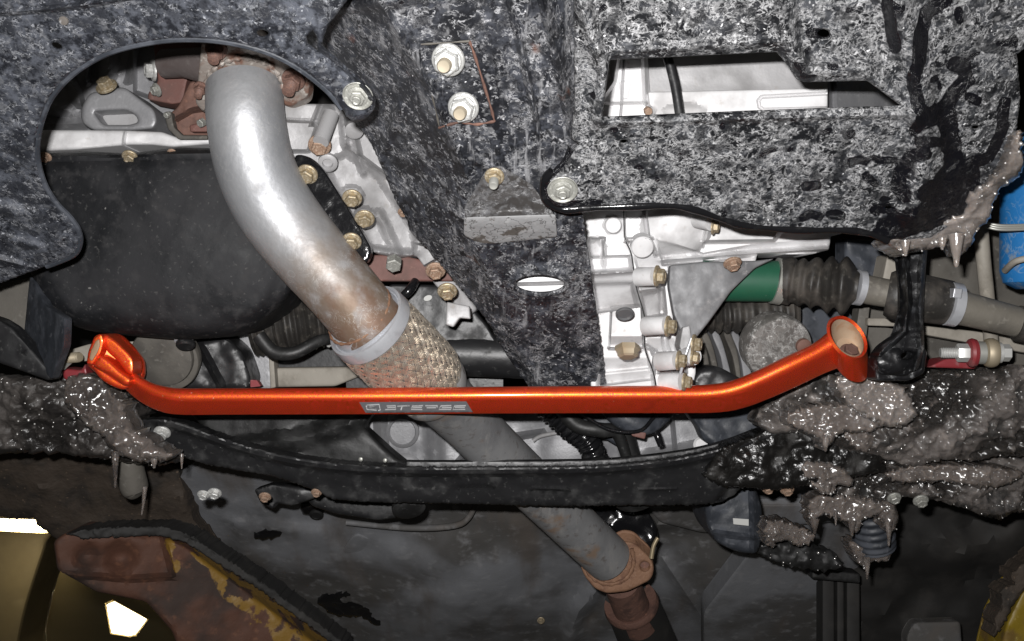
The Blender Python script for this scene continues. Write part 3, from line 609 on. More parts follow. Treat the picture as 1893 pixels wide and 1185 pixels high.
# ------------------------------------------------------------------ engine seen through the round cut-out
t = T('engine_block', 'grey cast engine block with a slotted lug inside the round cutout', 'engine block', (220, 200, 1.1))
plate('block_face', [(40, 40), (420, 40), (420, 262), (60, 262)], cd(1.12), m_alud, t, thick=.08, res=10, feats=[('ridge', [(207, 60), (196, 160)], 22, .022), ('ridge', [(255, 60), (238, 150)], 9, .014), ('ridge', [(176, 60), (160, 150)], 6, .012),
      ('ridge', [(60, 200), (150, 190)], 30, .015), ('ridge', [(110, 100), (145, 190)], 14, .018), ('ridge', [(130, 150), (143, 170), (150, 195)], 10, .02), ('poly', [(250, 60), (290, 60), (290, 185), (250, 170)], 8, -.02), ('ridge', [(60, 170), (140, 215)], 16, .01), ('ridge', [(75, 230), (160, 228)], 12, .014)])
plate('lug', rnd([(150, 200), (165, 172), (230, 160), (252, 178), (286, 203), (291, 225), (284, 238), (250, 241), (170, 241), (150, 225)], 12), cd(1.05), m_alud, t, thick=.06, res=7, er=7,
      holes=[rnd([(172, 206), (235, 203), (252, 214), (256, 226), (240, 231), (190, 231)], 9)])
plate('lug_recess', rnd([(165, 198), (260, 198), (262, 235), (165, 235)], 6), cd(1.075), m_alu, t, thick=.01, res=14)
plate('oil_rail', rnd([(50, 240), (232, 241), (300, 244), (330, 255), (400, 254), (400, 266), (320, 272), (280, 268), (240, 268), (140, 277), (60, 281)], 5), cd(1.02), m_alub, t, thick=.06, res=7, er=8, nz=((.002, 40),), feats=[('ridge', [(232, 243), (228, 270)], 4, .004)])
bolt(t, 197, 160, 1.02, 14, m_gold, AX(-.15, .62, .75))
t = T('exhaust_header', 'rusty red brown header brackets behind the top of the downpipe', 'exhaust header', (330, 150, 1.05))
plate('bracket', rnd([(281, 60), (372, 60), (362, 120), (346, 150), (338, 190), (318, 193), (273, 184), (274, 172), (292, 150)], 5), cd(1.05), m_rustred, t, thick=.03, res=9, er=4)
pipe('runner', [(306, 118, 1.02, 27), (340, 116, 1.01, 27), (372, 120, 1.0, 32), (392, 122, 1.0, 40)], m_runner, t, smooth=False)
plate('heat_shield', rnd([(312, 212), (330, 196), (352, 150), (390, 150), (390, 250), (334, 251), (318, 238)], 5), cd(1.03), m_rust, t, thick=.02, res=8, er=4, nz=((.003, 40),), feats=[('ridge', [(325, 222), (355, 205), (388, 198)], 6, .012)])
plate('shield_seam', rnd([(303, 208), (316, 205), (322, 235), (338, 250), (384, 250), (384, 258), (330, 258), (310, 238)], 4), cd(1.015), m_muddy, t, thick=.01, res=7, er=3)
plate('red_patch', rnd([(350, 232), (384, 222), (384, 244), (352, 244)], 4), cd(1.02), m_rustred, t, thick=.01, res=8, er=3)
for x, y, r in ((310, 212, 6), (374, 226, 8)): bolt(t, x, y, 1.005, r, m_zincd, AX(-.4, -.5, .75), 'plain')
bolt(t, 284, 130, 1.03, 14, m_zinc, AX(-.85, -.1, .5)); bolt(t, 290, 166, 1.03, 9, m_zincd, AX(-.6, -.4, .6))

# ------------------------------------------------------------------ oil pan
t = T('oil_pan', 'black rounded oil pan left of the silver downpipe', 'oil pan', (300, 450, 1.0))
plate('pan_shell', rnd([(50, 286, 10), (150, 279, 5), (240, 284, 5), (330, 272, 5), (570, 280, 10), (562, 470), (545, 530), (515, 572), (462, 612), (420, 622), (340, 629), (250, 622), (160, 612), (105, 590), (70, 560, 40), (55, 500, 30)], 26),
      lambda x, y: .985 + .022 * sst(520, 680, y), m_pan, t, thick=.1, res=13, er=34, erm=.03, nz=((.004, 6), (.0008, 60)), feats=[('swell', 300, 400, 300, 230, .008), ('ridge', [(60, 290), (400, 284)], 10, .008), ('ridge', [(545, 300), (538, 480), (500, 560)], 26, -.006)])
bolt(t, 240, 289, .985, 10, m_gold, AX(0, -.75, .65)); bolt(t, 84, 290, .985, 8, m_goldr, AX(0, -.75, .65)); bolt(t, 318, 282, .99, 6, m_goldr)
lpx('drain_plug', (343, 633, 1.04), AX(.1, -.86, .5), [(15, -4), (17, 0), (17, 7), (14, 10), (12, 10)], m_black, t, seg=24)
lpx('plug_glint_ring', (340, 630, 1.038), AX(.1, -.86, .5), [(17, -1), (17.5, 1), (16, 2)], m_steel, t, seg=24)  # bright steel ring added for the glint on the drain plug
t = T('mount_bushing', 'flat round muddy bushing cap below the oil pan drain plug', 'bushing', (300, 668, 1.09))
lpx('cap', (298, 662, 1.07), AX(.0, -.35, .94), [(57, -40), (58, -6), (56, 0), (50, 3), (20, 4)], m_muddy, t, seg=40)
lpx('rim', (302, 668, 1.075), AX(.0, -.35, .94), [(62, -30), (64, -10), (62, -6), (58, -4)], m_muddy, t, seg=40)
plate('rubber_boot', rnd([(345, 628), (420, 622), (448, 648), (466, 700), (460, 722), (330, 722), (345, 690)], 12), cd(1.12), m_black, t, thick=.06, res=9, er=14, nz=((.004, 30),), feats=[('ridge', [(370, 640), (410, 715)], 10, .01)])
plate('red_tab', rnd([(463, 702), (475, 703), (482, 714), (463, 716)], 2), cd(1.11), m_red, t, thick=.01, res=6)
t = T('rack_boot', 'black corrugated boot and hose between oil pan and flex pipe', 'boot', (540, 610, 1.12))
corr(t, 'bellows', [(470, 610, 1.12, 46), (540, 600, 1.12, 50), (610, 590, 1.13, 46)], 11, m_rubber, .09)
pipe('hose', [(478, 620, 1.05, 13), (505, 650, 1.05, 13), (545, 652, 1.05, 12), (590, 630, 1.06, 11), (625, 625, 1.08, 10)], m_void, t)
bolt(t, 607, 636, 1.09, 5, m_zinc, AX(.5, -.5, .7), 'plain')
t = T('subframe_shelf', 'pale grey subframe shelf and upright flange left of the flex pipe', 'subframe', (560, 690, 1.18))
plate('shelf', rnd([(500, 680), (650, 678), (680, 690), (620, 714), (500, 716)], 5), pl(1.18, 0, 0), m_tan, t, thick=.04, res=12, er=5)
plate('upright', rnd([(440, 600), (494, 610), (503, 650), (506, 720), (440, 722)], 5), cd(1.17), m_alud, t, thick=.03, res=12, er=4)
plate('upright_lip', rnd([(496, 645), (505, 645), (510, 716), (500, 718)], 2), cd(1.165), m_tan, t, thick=.02, res=8, er=2)
plate('dark_web', rnd([(505, 640), (820, 640), (930, 690), (930, 725), (640, 725), (640, 680), (505, 680)], 6), cd(1.2), m_black, t, thick=.03, res=16)

# ------------------------------------------------------------------ left bellhousing
t = T('bellhousing', 'mid grey bellhousing flange with a row of bolts right of the downpipe', 'bellhousing', (650, 350, 1.0))
plate('housing', rnd([(515, 185), (560, 192), (625, 192), (652, 225), (692, 258), (716, 325), (752, 408), (792, 452), (820, 492), (884, 572), (866, 584), (832, 556), (802, 524), (786, 496), (768, 470), (735, 478), (688, 466), (650, 400), (600, 320), (548, 292), (520, 290)], 8), pl(1.0, .02, .01, 600, 250), m_alu, t, thick=.05, res=7, er=5,
      nz=((.0015, 40),), feats=[('poly', [(600, 300), (640, 285), (700, 330), (760, 420), (770, 470), (690, 462), (640, 385)], 14, -.014), ('ridge', [(605, 205), (590, 262)], 16, .016), ('ridge', [(635, 215), (640, 270)], 12, .012), ('ridge', [(655, 255), (665, 300), (672, 320)], 10, .012),
      ('poly', [(525, 222), (575, 224), (585, 235), (570, 280), (530, 280)], 8, .012), ('ridge', [(530, 222), (590, 224)], 5, -.005), ('dot', 655, 243, 15, 12, .014), ('ridge', [(640, 270), (720, 330), (770, 440)], 6, .009), ('ridge', [(590, 195), (575, 230)], 5, .008), ('dot', 650, 362, 24, 20, .01), ('dot', 674, 402, 22, 20, .01),
      ('ridge', [(700, 395), (735, 470)], 14, .012), ('poly', [(762, 448), (790, 455), (806, 480), (780, 495), (772, 520), (765, 480)], 5, .016), ('ridge', [(688, 462), (766, 470)], 12, .014)])
pipe('bolt_sleeve', [(612, 212, .98, 15), (601, 240, .97, 15), (593, 262, .962, 15)], m_alu, t, smooth=False)
lpx('empty_boss', (606, 301, .985), AX(.1, -.6, .78), [(18, -6), (18, 2), (14, 4), (10, 4), (9, -4)], m_alu, t, seg=26)
lpx('round_boss', (655, 240, .985), AX(.1, -.6, .78), [(17, -8), (17, 4), (13, 6)], m_alu, t, seg=26)
plate('stiffener', spl([(545, 292), (568, 289), (594, 308), (622, 350), (650, 395), (676, 440), (686, 462), (680, 482), (664, 486), (640, 460), (600, 410), (560, 350)], n=5), cd(.972), m_blackgloss, t, thick=.012, res=7, er=5, nz=((.001, 50),))
bolt(t, 568, 322, .966, 14, m_gold, AX(-.1, -.62, .78)); bolt(t, 650, 446, .966, 13, m_gold, AX(0, -.62, .78))
for x, y, r, m in ((591, 268, 15, m_goldr), (651, 366, 13, m_gold), (674, 404, 13, m_gold), (805, 500, 13, m_goldr), (827, 538, 13, m_gold)): bolt(t, x, y, .975 if y < 480 else 1.0, r, m, AX(.05, -.64, .76))
bolt(t, 728, 484, .99, 15, m_zincd, AX(.05, -.64, .76), 'plain'); bolt(t, 745, 392, .985, 7, m_goldr)
plate('rust_plate', rnd([(668, 472), (735, 470), (830, 492), (838, 520), (700, 520), (668, 512)], 4), cd(1.06), m_rustred, t, thick=.02, res=10, er=4)
plate('sensor_bracket', rnd([(826, 558), (868, 566), (870, 590), (850, 588), (838, 605), (824, 600)], 3), cd(1.0), m_alu, t, thick=.02, res=6, er=3)
pipe('plug_wire', [(745, 548, 1.05, 8), (758, 535, 1.05, 9), (768, 520, 1.06, 8)], m_blackgloss, t)
plate('rear_web', rnd([(720, 525), (840, 527), (900, 600), (930, 650), (760, 640), (700, 560)], 8), cd(1.12), m_black, t, thick=.03, res=12, er=6, nz=((.002, 30),))
plate('pale_hole_patch', ell(791, 551, 8, 5, 16, -20), cd(1.115), m_label, t, thick=.002, res=5)  # pale oval added in place of a hole through the web
t = T('steering_tube', 'thick black tube running behind the flex pipe and beam', 'tube', (900, 655, 1.15))
pipe('tube_body', [(760, 652, 1.14, 42), (880, 655, 1.14, 42), (1010, 660, 1.14, 42)], m_black, t, smooth=False, seg=24)
plate('red_mark', rnd([(945, 645), (975, 650), (972, 664), (948, 660)], 4), cd(1.105), m_red, t, thick=.01, res=6)

# ------------------------------------------------------------------ gearbox on the right
t = T('gearbox', 'bright cast aluminium gearbox right of the black beam', 'gearbox', (1200, 520, 1.0))
plate('left_case', [(920, 470), (1060, 470), (1060, 372), (1153, 372), (1154, 438), (1166, 470), (1170, 500), (1178, 540), (1190, 585), (1190, 640), (1206, 690), (1214, 740), (1095, 740), (1085, 640), (1060, 580), (930, 560)], pl(1.03, 0, .01, 1100, 500), m_alub, t, thick=.06, res=7, er=3,
      feats=[('poly', [(926, 488), (1062, 488), (1062, 556), (936, 556)], 8, .065), ('dot', 1133, 416, 17, 17, .005), ('poly', [(1080, 473), (1112, 473), (1118, 440), (1090, 440)], 6, -0.0180), ('ridge', [(1085, 445), (1105, 442), (1116, 455), (1116, 490)], 7, 0.0090), ('poly', [(1090, 476), (1165, 474), (1172, 500), (1094, 503)], 6, -0.0300), ('ridge', [(1092, 506), (1172, 500)], 8, 0.0240),
             ('poly', [(1094, 526), (1176, 524), (1184, 565), (1104, 575)], 8, -0.0240), ('poly', [(1130, 568), (1186, 562), (1190, 645), (1126, 642)], 5, 0.0240), ('ridge', [(1126, 643), (1190, 644)], 5, 0.0150), ('poly', [(1105, 690), (1205, 680), (1212, 740), (1105, 740)], 8, 0.0120), ('tilt', [(1092, 503), (1172, 500), (1186, 566), (1104, 578)], 4, 0, .0006, 1130, 503), ('tilt', [(1126, 622), (1192, 620), (1192, 646), (1126, 646)], 4, 0, .0011, 1160, 622), ('tilt', [(1110, 662), (1206, 662), (1214, 700), (1110, 712)], 5, 0, .0006, 1160, 662), ('tilt', [(1080, 442), (1112, 442), (1116, 474), (1082, 474)], 4, .0006, .0003, 1080, 442), ('ridge', [(944, 526), (1050, 523)], 4, -0.0180)])
plate('right_case', rnd([(1155, 372), (1560, 372), (1556, 432), (1536, 436), (1532, 462), (1500, 470), (1400, 470), (1396, 486), (1250, 492), (1242, 560), (1246, 610), (1262, 660), (1286, 668), (1286, 690), (1275, 740), (1216, 740), (1208, 690), (1193, 640), (1192, 585), (1180, 540), (1172, 500), (1168, 470), (1157, 438)], 3), pl(1.015, 0, .006, 1100, 500), m_alub, t, thick=.06, res=7, er=3,
      feats=[('dome', 1250, 418, 66, 58, .022), ('tilt', [(1215, 442), (1300, 470), (1400, 452), (1535, 440), (1535, 466), (1400, 472), (1300, 484), (1225, 490)], 5, 0, .0008, 1300, 446), ('tilt', [(1172, 470), (1232, 470), (1236, 500), (1180, 500)], 5, 0, .0005, 1200, 470), ('tilt', [(1180, 520), (1226, 518), (1232, 580), (1194, 586)], 5, .0005, .0004, 1185, 520), ('tilt', [(1196, 625), (1246, 625), (1250, 652), (1206, 656)], 5, 0, .0007, 1210, 625), ('ridge', [(1157, 445), (1200, 442), (1212, 470)], 6, 0.0150), ('ridge', [(1225, 480), (1290, 476), (1400, 468), (1530, 460)], 8, 0.0210), ('poly', [(1300, 448), (1430, 446), (1450, 420), (1535, 415), (1535, 380), (1310, 400)], 8, 0.0180), ('ridge', [(1157, 443), (1205, 440)], 5, 0.0120), ('poly', [(1172, 500), (1222, 500), (1220, 535), (1182, 540)], 6, 0.0180), ('poly', [(1185, 545), (1215, 540), (1225, 580), (1195, 590)], 8, -0.0120),
             ('ridge', [(1222, 540), (1230, 640), (1250, 690)], 8, -0.0150), ('poly', [(1215, 660), (1265, 655), (1270, 690), (1218, 690)], 6, 0.0180), ('ridge', [(1195, 640), (1212, 650), (1208, 690)], 5, -0.0180), ('ridge', [(1190, 380), (1198, 440)], 5, -0.0120)])
plate('side_sheet', rnd([(1238, 490), (1300, 484), (1396, 482), (1432, 478), (1395, 496), (1350, 540), (1310, 596), (1281, 632), (1262, 622), (1245, 580), (1236, 530)], 6), cd(.985), m_sheet, t, thick=.01, res=8, er=3, nz=((.0015, 30),))
lpx('dowel', (1187, 455, .99), AX(0, -.42, .9), [(21, -16), (21, 6), (19, 8), (8, 8.5)], m_alub, t, seg=30)
lpx('round_pad', (1133, 416, 1.0), AX(0, -.2, 1), [(15, -2), (15, 5), (13, 7), (5, 7)], m_alub, t, seg=30)
for a, b in (((1192, 603), (1232, 601)), ((1218, 668), (1252, 666)), ((1225, 707), (1262, 706)), ((1180, 512), (1212, 511)), ((1266, 660), (1282, 658)), ((1290, 404), (1316, 410))):
    pipe('bolt_boss', [(*a, .98, 18), (*b, .965, 17)], m_alub, t, smooth=False, seg=22)
for x, y, r in ((1214, 510, 14), (1234, 603, 14), (1254, 666, 13), (1265, 706, 12), (1282, 636, 13), (1280, 661, 11), (1318, 420, 10)): bolt(t, x, y, .955, r, m_gold, AX(1, -.08, .42))
bolt(t, 1354, 486, .965, 12, m_goldr, AX(.1, -.8, .55))
lpx('drain_plug', (1160, 645, .985), AX(0, -.93, .37), [(23, -6), (24, 2), (22, 4), (20, 6), (19, 14), (15, 17), (6, 17)], m_gold, t, seg=6)
lpx('oval_slot', (1155, 582, .975), AX(0, -.75, .66), [(17, -4), (17, 0), (15, 1), (13, -3)], m_sheet, t, seg=28)  # dark dished disc stands in for the shade of an open slot
pipe('speed_wire', [(1258, 690, .96, 3), (1268, 655, .955, 3), (1278, 625, .955, 2.5)], m_steel, t)
plate('breather_block', rnd([(1262, 605), (1275, 602), (1280, 640), (1268, 668), (1256, 640)], 3), cd(.975), m_alu, t, thick=.03, res=6, er=2)
pipe('case_seam', [(1153, 372, 1.006, 1.1), (1155, 438, 1.008, 1.1), (1167, 470, 1.008, 1.1), (1176, 530, 1.006, 1.1), (1191, 585, 1.006, 1.1), (1192, 642, 1.006, 1.1), (1208, 690, 1.006, 1.1), (1216, 740, 1.006, 1.1)], m_void, t, seg=8)
# the part of it seen through the long window
plate('upper_case', [(1090, 80), (1196, 80), (1200, 150), (1206, 230), (1090, 230)], cd(.9), m_alub, t, thick=.05, res=7, er=3, feats=[('ridge', [(1154, 90), (1150, 180), (1146, 230)], 3, -.008), ('ridge', [(1108, 190), (1135, 150), (1142, 100)], 6, .01), ('poly', [(1146, 152), (1166, 150), (1160, 182), (1148, 182)], 4, -.003), ('ridge', [(1100, 192), (1200, 190)], 4, .008), ('ridge', [(1190, 90), (1194, 190)], 7, .012)])
plate('upper_cover', [(1190, 70), (1540, 70), (1530, 168), (1202, 172)], cd(.91), m_alu, t, thick=.05, res=9, nz=((.002, 20),))
plate('bright_ledge', rnd([(1198, 170), (1530, 163), (1530, 235), (1206, 235)], 4), cd(.885), m_alub, t, thick=.05, res=8, er=3, feats=[('ridge', [(1540, 172), (1408, 179), (1402, 186), (1404, 198), (1412, 203), (1540, 200)], 4, -.005), ('dome', 1265, 205, 40, 14, .006), ('dot', 1197, 205, 14, 10, -.006)])
plate('end_cover', [(1528, 120), (1700, 120), (1700, 235), (1532, 235)], pl(.93, .06, 0, 1528, 0), m_alud, t, thick=.05, res=9, feats=[('ridge', [(1538, 130), (1540, 230)], 8, -.012)])
bolt(t, 1197, 204, .88, 8, m_goldr, AX(.2, -.5, .8), 'plain')
t = T('cable', 'thin black cable crossing inside the long window', 'cable', (1248, 165, .86))
pipe('sheath', [(1222, 70, .85, 9), (1236, 112, .85, 9), (1248, 160, .85, 9), (1257, 215, .85, 9), (1262, 250, .85, 9)], m_black, t)
# ------------------------------------------------------------------ ribbed casting, bushing disc, axle on the right
t = T('ribbed_housing', 'dark housing with curved fins right of the gearbox', 'ribbed housing', (1350, 640, 1.1))
plate('backing', rnd([(1255, 560), (1560, 555), (1600, 640), (1500, 720), (1260, 730)], 8), cd(1.14), m_bluegrey, t, thick=.05, res=12, nz=((.004, 20),))
for k, (x, w) in enumerate(((1296, 7), (1310, 10), (1330, 13), (1352, 6), (1366, 18))):
    plate('fin', spl([(x - 14, 618), (x - 2, 616), (x + 12, 655), (x + 14 + w, 722), (x + 14, 724), (x + 2, 660)], n=4), pl(1.09, 0, -.03, 0, 620), m_alud if w > 12 else m_muddy, t, thick=.04, res=6, er=3)
corr(t, 'bellows', [(1285, 585, 1.08, 27), (1350, 583, 1.08, 31), (1470, 575, 1.08, 34)], 11, m_rubber, .13, seg=24)
plate('dirty_block', spl([(1286, 690), (1320, 676), (1370, 700), (1400, 716), (1330, 728), (1284, 722)], n=4), cd(1.04), m_black, t, thick=.03, res=7, er=8, nz=((.004, 40),))
t = T('mount_bushing', 'salt crusted round bushing cap behind the right end of the bar', 'bushing', (1440, 648, 1.05))
lpx('cap', (1442, 648, 1.03), AX(.12, -.3, .94), [(62, -50), (64, -8), (61, -1), (50, 2), (20, 3)], m_disc, t, seg=44)
lpx('centre_stud', (1486, 640, 1.022), AX(.12, -.3, .94), [(14, -6), (14, 2), (9, 5)], m_rust, t, seg=18)

t = T('drive_shaft', 'muddy drive shaft with green joint and bellows boot on the right', 'drive shaft', (1600, 545, .99))
sx = Vector(P(1893, 604, .99)) - Vector(P(1340, 508, .99)); sx.normalize()
def along(x, y, d=1.0): return (x, y, d)
pipe('joint_cup', [(1300, 519, 1.03, 38), (1436, 520, 1.03, 38)], m_green, t, smooth=False, seg=36)
lpx('boot_clamp', (1432, 519, 1.03), sx, [(39, -2), (43, -1), (43, 15), (39, 16)], m_zincd, t, seg=36)
bl = [(1446, 519, 44), (1462, 520, 46), (1470, 521, 40), (1482, 522, 46), (1492, 523, 40), (1506, 524, 50), (1518, 526, 40), (1534, 527, 55), (1546, 528, 41), (1560, 529, 56), (1572, 530, 44), (1580, 531, 31), (1588, 532, 29)]
p, r = [], []
for x, y, rr in bl: p.append(P(x, y, 1.0 + .03 * (1588 - x) / 142)); r.append(rr * 1.0 / FPX)
q = spl([(*a, b) for a, b in zip(p, r)], False, 4)
tube('boot', [a[:3] for a in q], [a[3] for a in q], m_rubber, t, seg=32, ang=60)
lpx('clamp', (1583, 531, 1.0), sx, [(28, -2), (33, -1), (33, 11), (28, 12)], m_steel, t, seg=30)
pipe('stub', [(1590, 533, 1.0, 25), (1606, 536, 1.0, 27), (1650, 544, .995, 26)], m_shaft, t, smooth=False, seg=26)
pipe('damper', [(1640, 543, .995, 40), (1652, 545, .993, 47), (1680, 549, .99, 47), (1712, 553, .99, 44), (1752, 560, .99, 42), (1758, 562, .99, 34)], m_rubber, t, smooth=False, seg=30)
lpx('damper_clamp', (1752, 561, .985), sx, [(36, -2), (41, -1), (41, 17), (36, 18)], m_steel, t, seg=30)
plate('clamp_ear', rnd([(1764, 532), (1780, 534), (1777, 552), (1761, 550)], 2), cd(.96), m_steel, t, thick=.012, res=5, er=2)
pipe('tube_shaft', [(1766, 567, .985, 32), (1800, 575, .985, 31), (1893, 598, .985, 28)], m_shaft, t, smooth=False, seg=28)
pipe('outer_end', [(1880, 597, .985, 33), (1990, 620, .98, 34)], m_rubber, t, smooth=False, seg=28)

t = T('frame_rail', 'dusty tan frame strips running behind the drive shaft', 'frame rail', (1750, 620, 1.1))
plate('strip', rnd([(1604, 588), (1668, 588), (1690, 600), (1893, 622), (1990, 634), (1990, 668), (1893, 652), (1704, 618), (1668, 604), (1604, 602)], 3), cd(1.08), m_tan, t, thick=.02, res=10, er=3)
plate('web', [(1590, 600), (1990, 650), (1990, 700), (1590, 700)], cd(1.14), m_muddy, t, thick=.02, res=16)
plate('post', rnd([(1588, 570), (1608, 568), (1600, 640), (1578, 640)], 2), cd(1.09), m_muddy, t, thick=.02, res=10, er=2)
plate('upper_web', rnd([(1560, 440), (1700, 450), (1810, 470), (1812, 600), (1600, 590)], 6), cd(1.16), m_muddy, t, thick=.02, res=14, nz=((.004, 20),))
plate('block', rnd([(1560, 440), (1640, 450), (1650, 520), (1560, 520)], 8), cd(1.1), m_bluegrey, t, thick=.03, res=10, er=8, nz=((.004, 30),))
plate('cast_lug', rnd([(1640, 470), (1668, 468), (1672, 520), (1630, 520)], 4), cd(1.05), m_tan, t, thick=.03, res=8, er=4)
plate('side_plate', [(1836, 330), (1990, 330), (1990, 610), (1836, 600)], cd(1.2), m_muddy, t, thick=.02, res=16)
t = T('link_rod', 'upright grey link rod behind the drive shaft tube', 'link rod', (1826, 520, 1.06))
pipe('rod', [(1812, 400, 1.06, 13), (1818, 480, 1.06, 13), (1826, 560, 1.06, 13), (1834, 650, 1.06, 13)], m_tan, t)
t = T('bush_bolt', 'zinc bolt with red bushing and brass collar under the drive shaft', 'bolt', (1800, 652, 1.0))
axb = AX(1, -.01, .12)
def ring(name, x, prof, m, seg=26): lpx(name, (x, 652, 1.0), axb, prof, m, t, seg=seg, ang=30)
ring('thread', 1738, [(8, 0), (9.5, 2)] + [(v, 4 + 3 * k + (0 if v < 9.5 else 1.5)) for k in range(9) for v in (9, 10)] + [(9, 34)], m_zinc)
ring('nut', 1768, [(15, 0), (17, 3), (17, 20), (15, 22)], m_zinc, 6)
ring('red_bushing', 1789, [(19, 0), (25, 2), (27, 7), (25, 14), (20, 16)], m_red)
ring('spacer', 1804, [(19, 0), (21, 2), (21, 14), (17, 17)], m_zincd)
ring('collar', 1819, [(18, 0), (25, 3), (27, 8), (27, 16), (24, 22), (17, 24)], m_gold)
ring('washer', 1843, [(16, 0), (19, 1), (19, 7), (16, 8)], m_zinc)
ring('head', 1851, [(16, 0), (16, 14), (13, 16)], m_zinc, 6)
plate('red_wedge', rnd([(1715, 679), (1745, 664), (1775, 660), (1806, 664), (1806, 678), (1800, 682)], 3), cd(1.02), m_red, t, thick=.03, res=7, er=4)
t = T('damper', 'blue painted damper body cut off by the right edge', 'damper', (1880, 440, 1.0))
pipe('body', [(1922, 260, 1.0, 66), (1922, 500, 1.0, 68), (1922, 522, 1.0, 62), (1922, 534, 1.0, 40)], m_blue, t, smooth=False, seg=36)
pipe('seat_rim', [(1858, 500, .985, 6), (1880, 482, .958, 6), (1925, 474, .95, 6)], m_tan, t)
t = T('brake_line', 'twin pale cable strands crossing in front of the blue damper', 'cable', (1860, 420, .94))
for k in (-1, 0, 1): pipe('strand', [(1826, 416 + k * 4, .95, 2.6), (1860, 421 + k * 4, .945, 2.6), (1960, 416 + k * 4, .94, 2.6)], m_zincd, t)

# ------------------------------------------------------------------ corner pieces on the left
t = T('side_bracket', 'folded dark bracket and blade at the left edge under the shield', 'bracket', (70, 610, 1.05))
plate('grey_plate', rnd([(-90, 520), (20, 520), (62, 512), (50, 620), (40, 650), (-90, 600)], 4), cd(1.08), m_muddy, t, thick=.02, res=12, er=3)
plate('folded_plate', rnd([(55, 510), (66, 520), (84, 565), (120, 588), (118, 640), (95, 702), (60, 660), (42, 640)], 5), pl(1.0, -.12, 0, 60, 0), m_bluegrey, t, thick=.015, res=8, er=5, nz=((.002, 40),))
plate('front_fold', rnd([(84, 560), (118, 586), (122, 620), (98, 700), (78, 640)], 5), cd(.985), m_muddy, t, thick=.012, res=8, er=4)
plate('blade', rnd([(-90, 560), (-2, 590), (22, 605), (100, 692), (92, 704), (20, 678), (-90, 640)], 6), cd(.97), m_black, t, thick=.02, res=9, er=6, nz=((.001, 40),), feats=[('dot', 45, 650, 6, 4, .004)])
plate('strap', rnd([(118, 650), (165, 636), (330, 626), (332, 634), (250, 652), (190, 664), (120, 672)], 3), cd(1.08), m_tan, t, thick=.012, res=8, er=2)
t = T('bush_bolt', 'short zinc stud and nut left of the orange bracket', 'bolt', (130, 660, 1.03))
ax2 = AX(.93, .08, .35)
lpx('nut', (112, 664, 1.03), ax2, [(19, -8), (20, 0), (20, 9), (16, 14)], m_zincd, t, seg=6)
lpx('thread', (124, 662, 1.025), ax2, [(9, 0)] + [(v, 2 + 3 * k + (0 if v < 9.3 else 1.5)) for k in range(9) for v in (8.6, 9.6)] + [(8, 31), (5, 31)], m_gold, t, seg=20)
plate('red_bushing', rnd([(112, 680), (150, 684), (158, 672), (164, 700), (140, 714), (118, 700)], 4), cd(1.05), m_red, t, thick=.03, res=7, er=5)

# ------------------------------------------------------------------ exhaust
t = T('downpipe', 'silver exhaust downpipe turning rusty towards its braided flex joint', 'exhaust pipe', (500, 380, .98))
pipe('bend', [(452, 165, .957, 70), (453, 195, .95, 71), (456, 230, .947, 71.5), (469, 298, .953, 72.5), (496, 364, .961, 73), (533, 420, .966, 72), (577, 474, .967, 70), (628, 532, .967, 67), (676, 590, .97, 66), (688, 604, .972, 66)], m_pipe, t, n=8, seg=48, t_attr=True)
fdep = lambda x, y: .957 + (y - 165) * .00050
plate('head_flange', rnd([(376, 40), (470, 40), (548, 112), (574, 148), (570, 178), (538, 198), (508, 186), (386, 192), (376, 208), (361, 190), (366, 150)], 8), fdep, m_flange, t, thick=.018, res=7, er=4, nz=((.002, 60),))
wq = [(452 + 71 * math.cos(a), 163 - 56 * math.sin(a)) for a in np.linspace(-.25, math.pi + .25, 64)]
tube('weld_bead', [P(x, y, fdep(x, y) - .002) for x, y in wq], [(4.6 + 1.8 * math.sin(i * 1.5) + random.uniform(-.8, .8)) * .93 / FPX for i in range(len(wq))], m_flange, t, seg=8)
for x, y, r, a in ((400, 90, 15, AX(.06, -.72, .69)), (543, 146, 16, AX(-.1, -.72, .69)), (371, 162, 10, AX(0, -.75, .65))): bolt(t, x, y, fdep(x, y) - .006, r, m_rustb, a, 'stud')
c0 = Vector(P(671, 588, .97)); fa = (Vector(P(796, 712, 1.045)) - c0).normalized(); R0 = 80 * .97 / FPX
lathe('collar', c0, fa, [(R0 * .8, -.007), (R0 * .84, -.006), (R0 * .87, .001), (R0 * .885, .006), (R0 * .91, .0065), (R0 * .95, .003), (R0 * 1.0, .0035), (R0 * 1.03, .008), (R0 * 1.03, .017), (R0 * .98, .02)], m_steel, t, seg=60)
wv = []
for k in range(61):
    bx, by, bz = basis(fa); a = 2 * math.pi * k / 60; wv.append(c0 - fa * .006 + (bx * math.cos(a) + by * math.sin(a)) * R0 * .835)
tube('collar_weld', wv, [R0 * (.035 + .012 * math.sin(k * 2.3)) for k in range(61)], m_rearfl, t, seg=8)
Lf = .098
bx, by, bz = basis(fa)
V, Fc = [], []
NS, NT, RB = 36, 64, R0 * 1.0
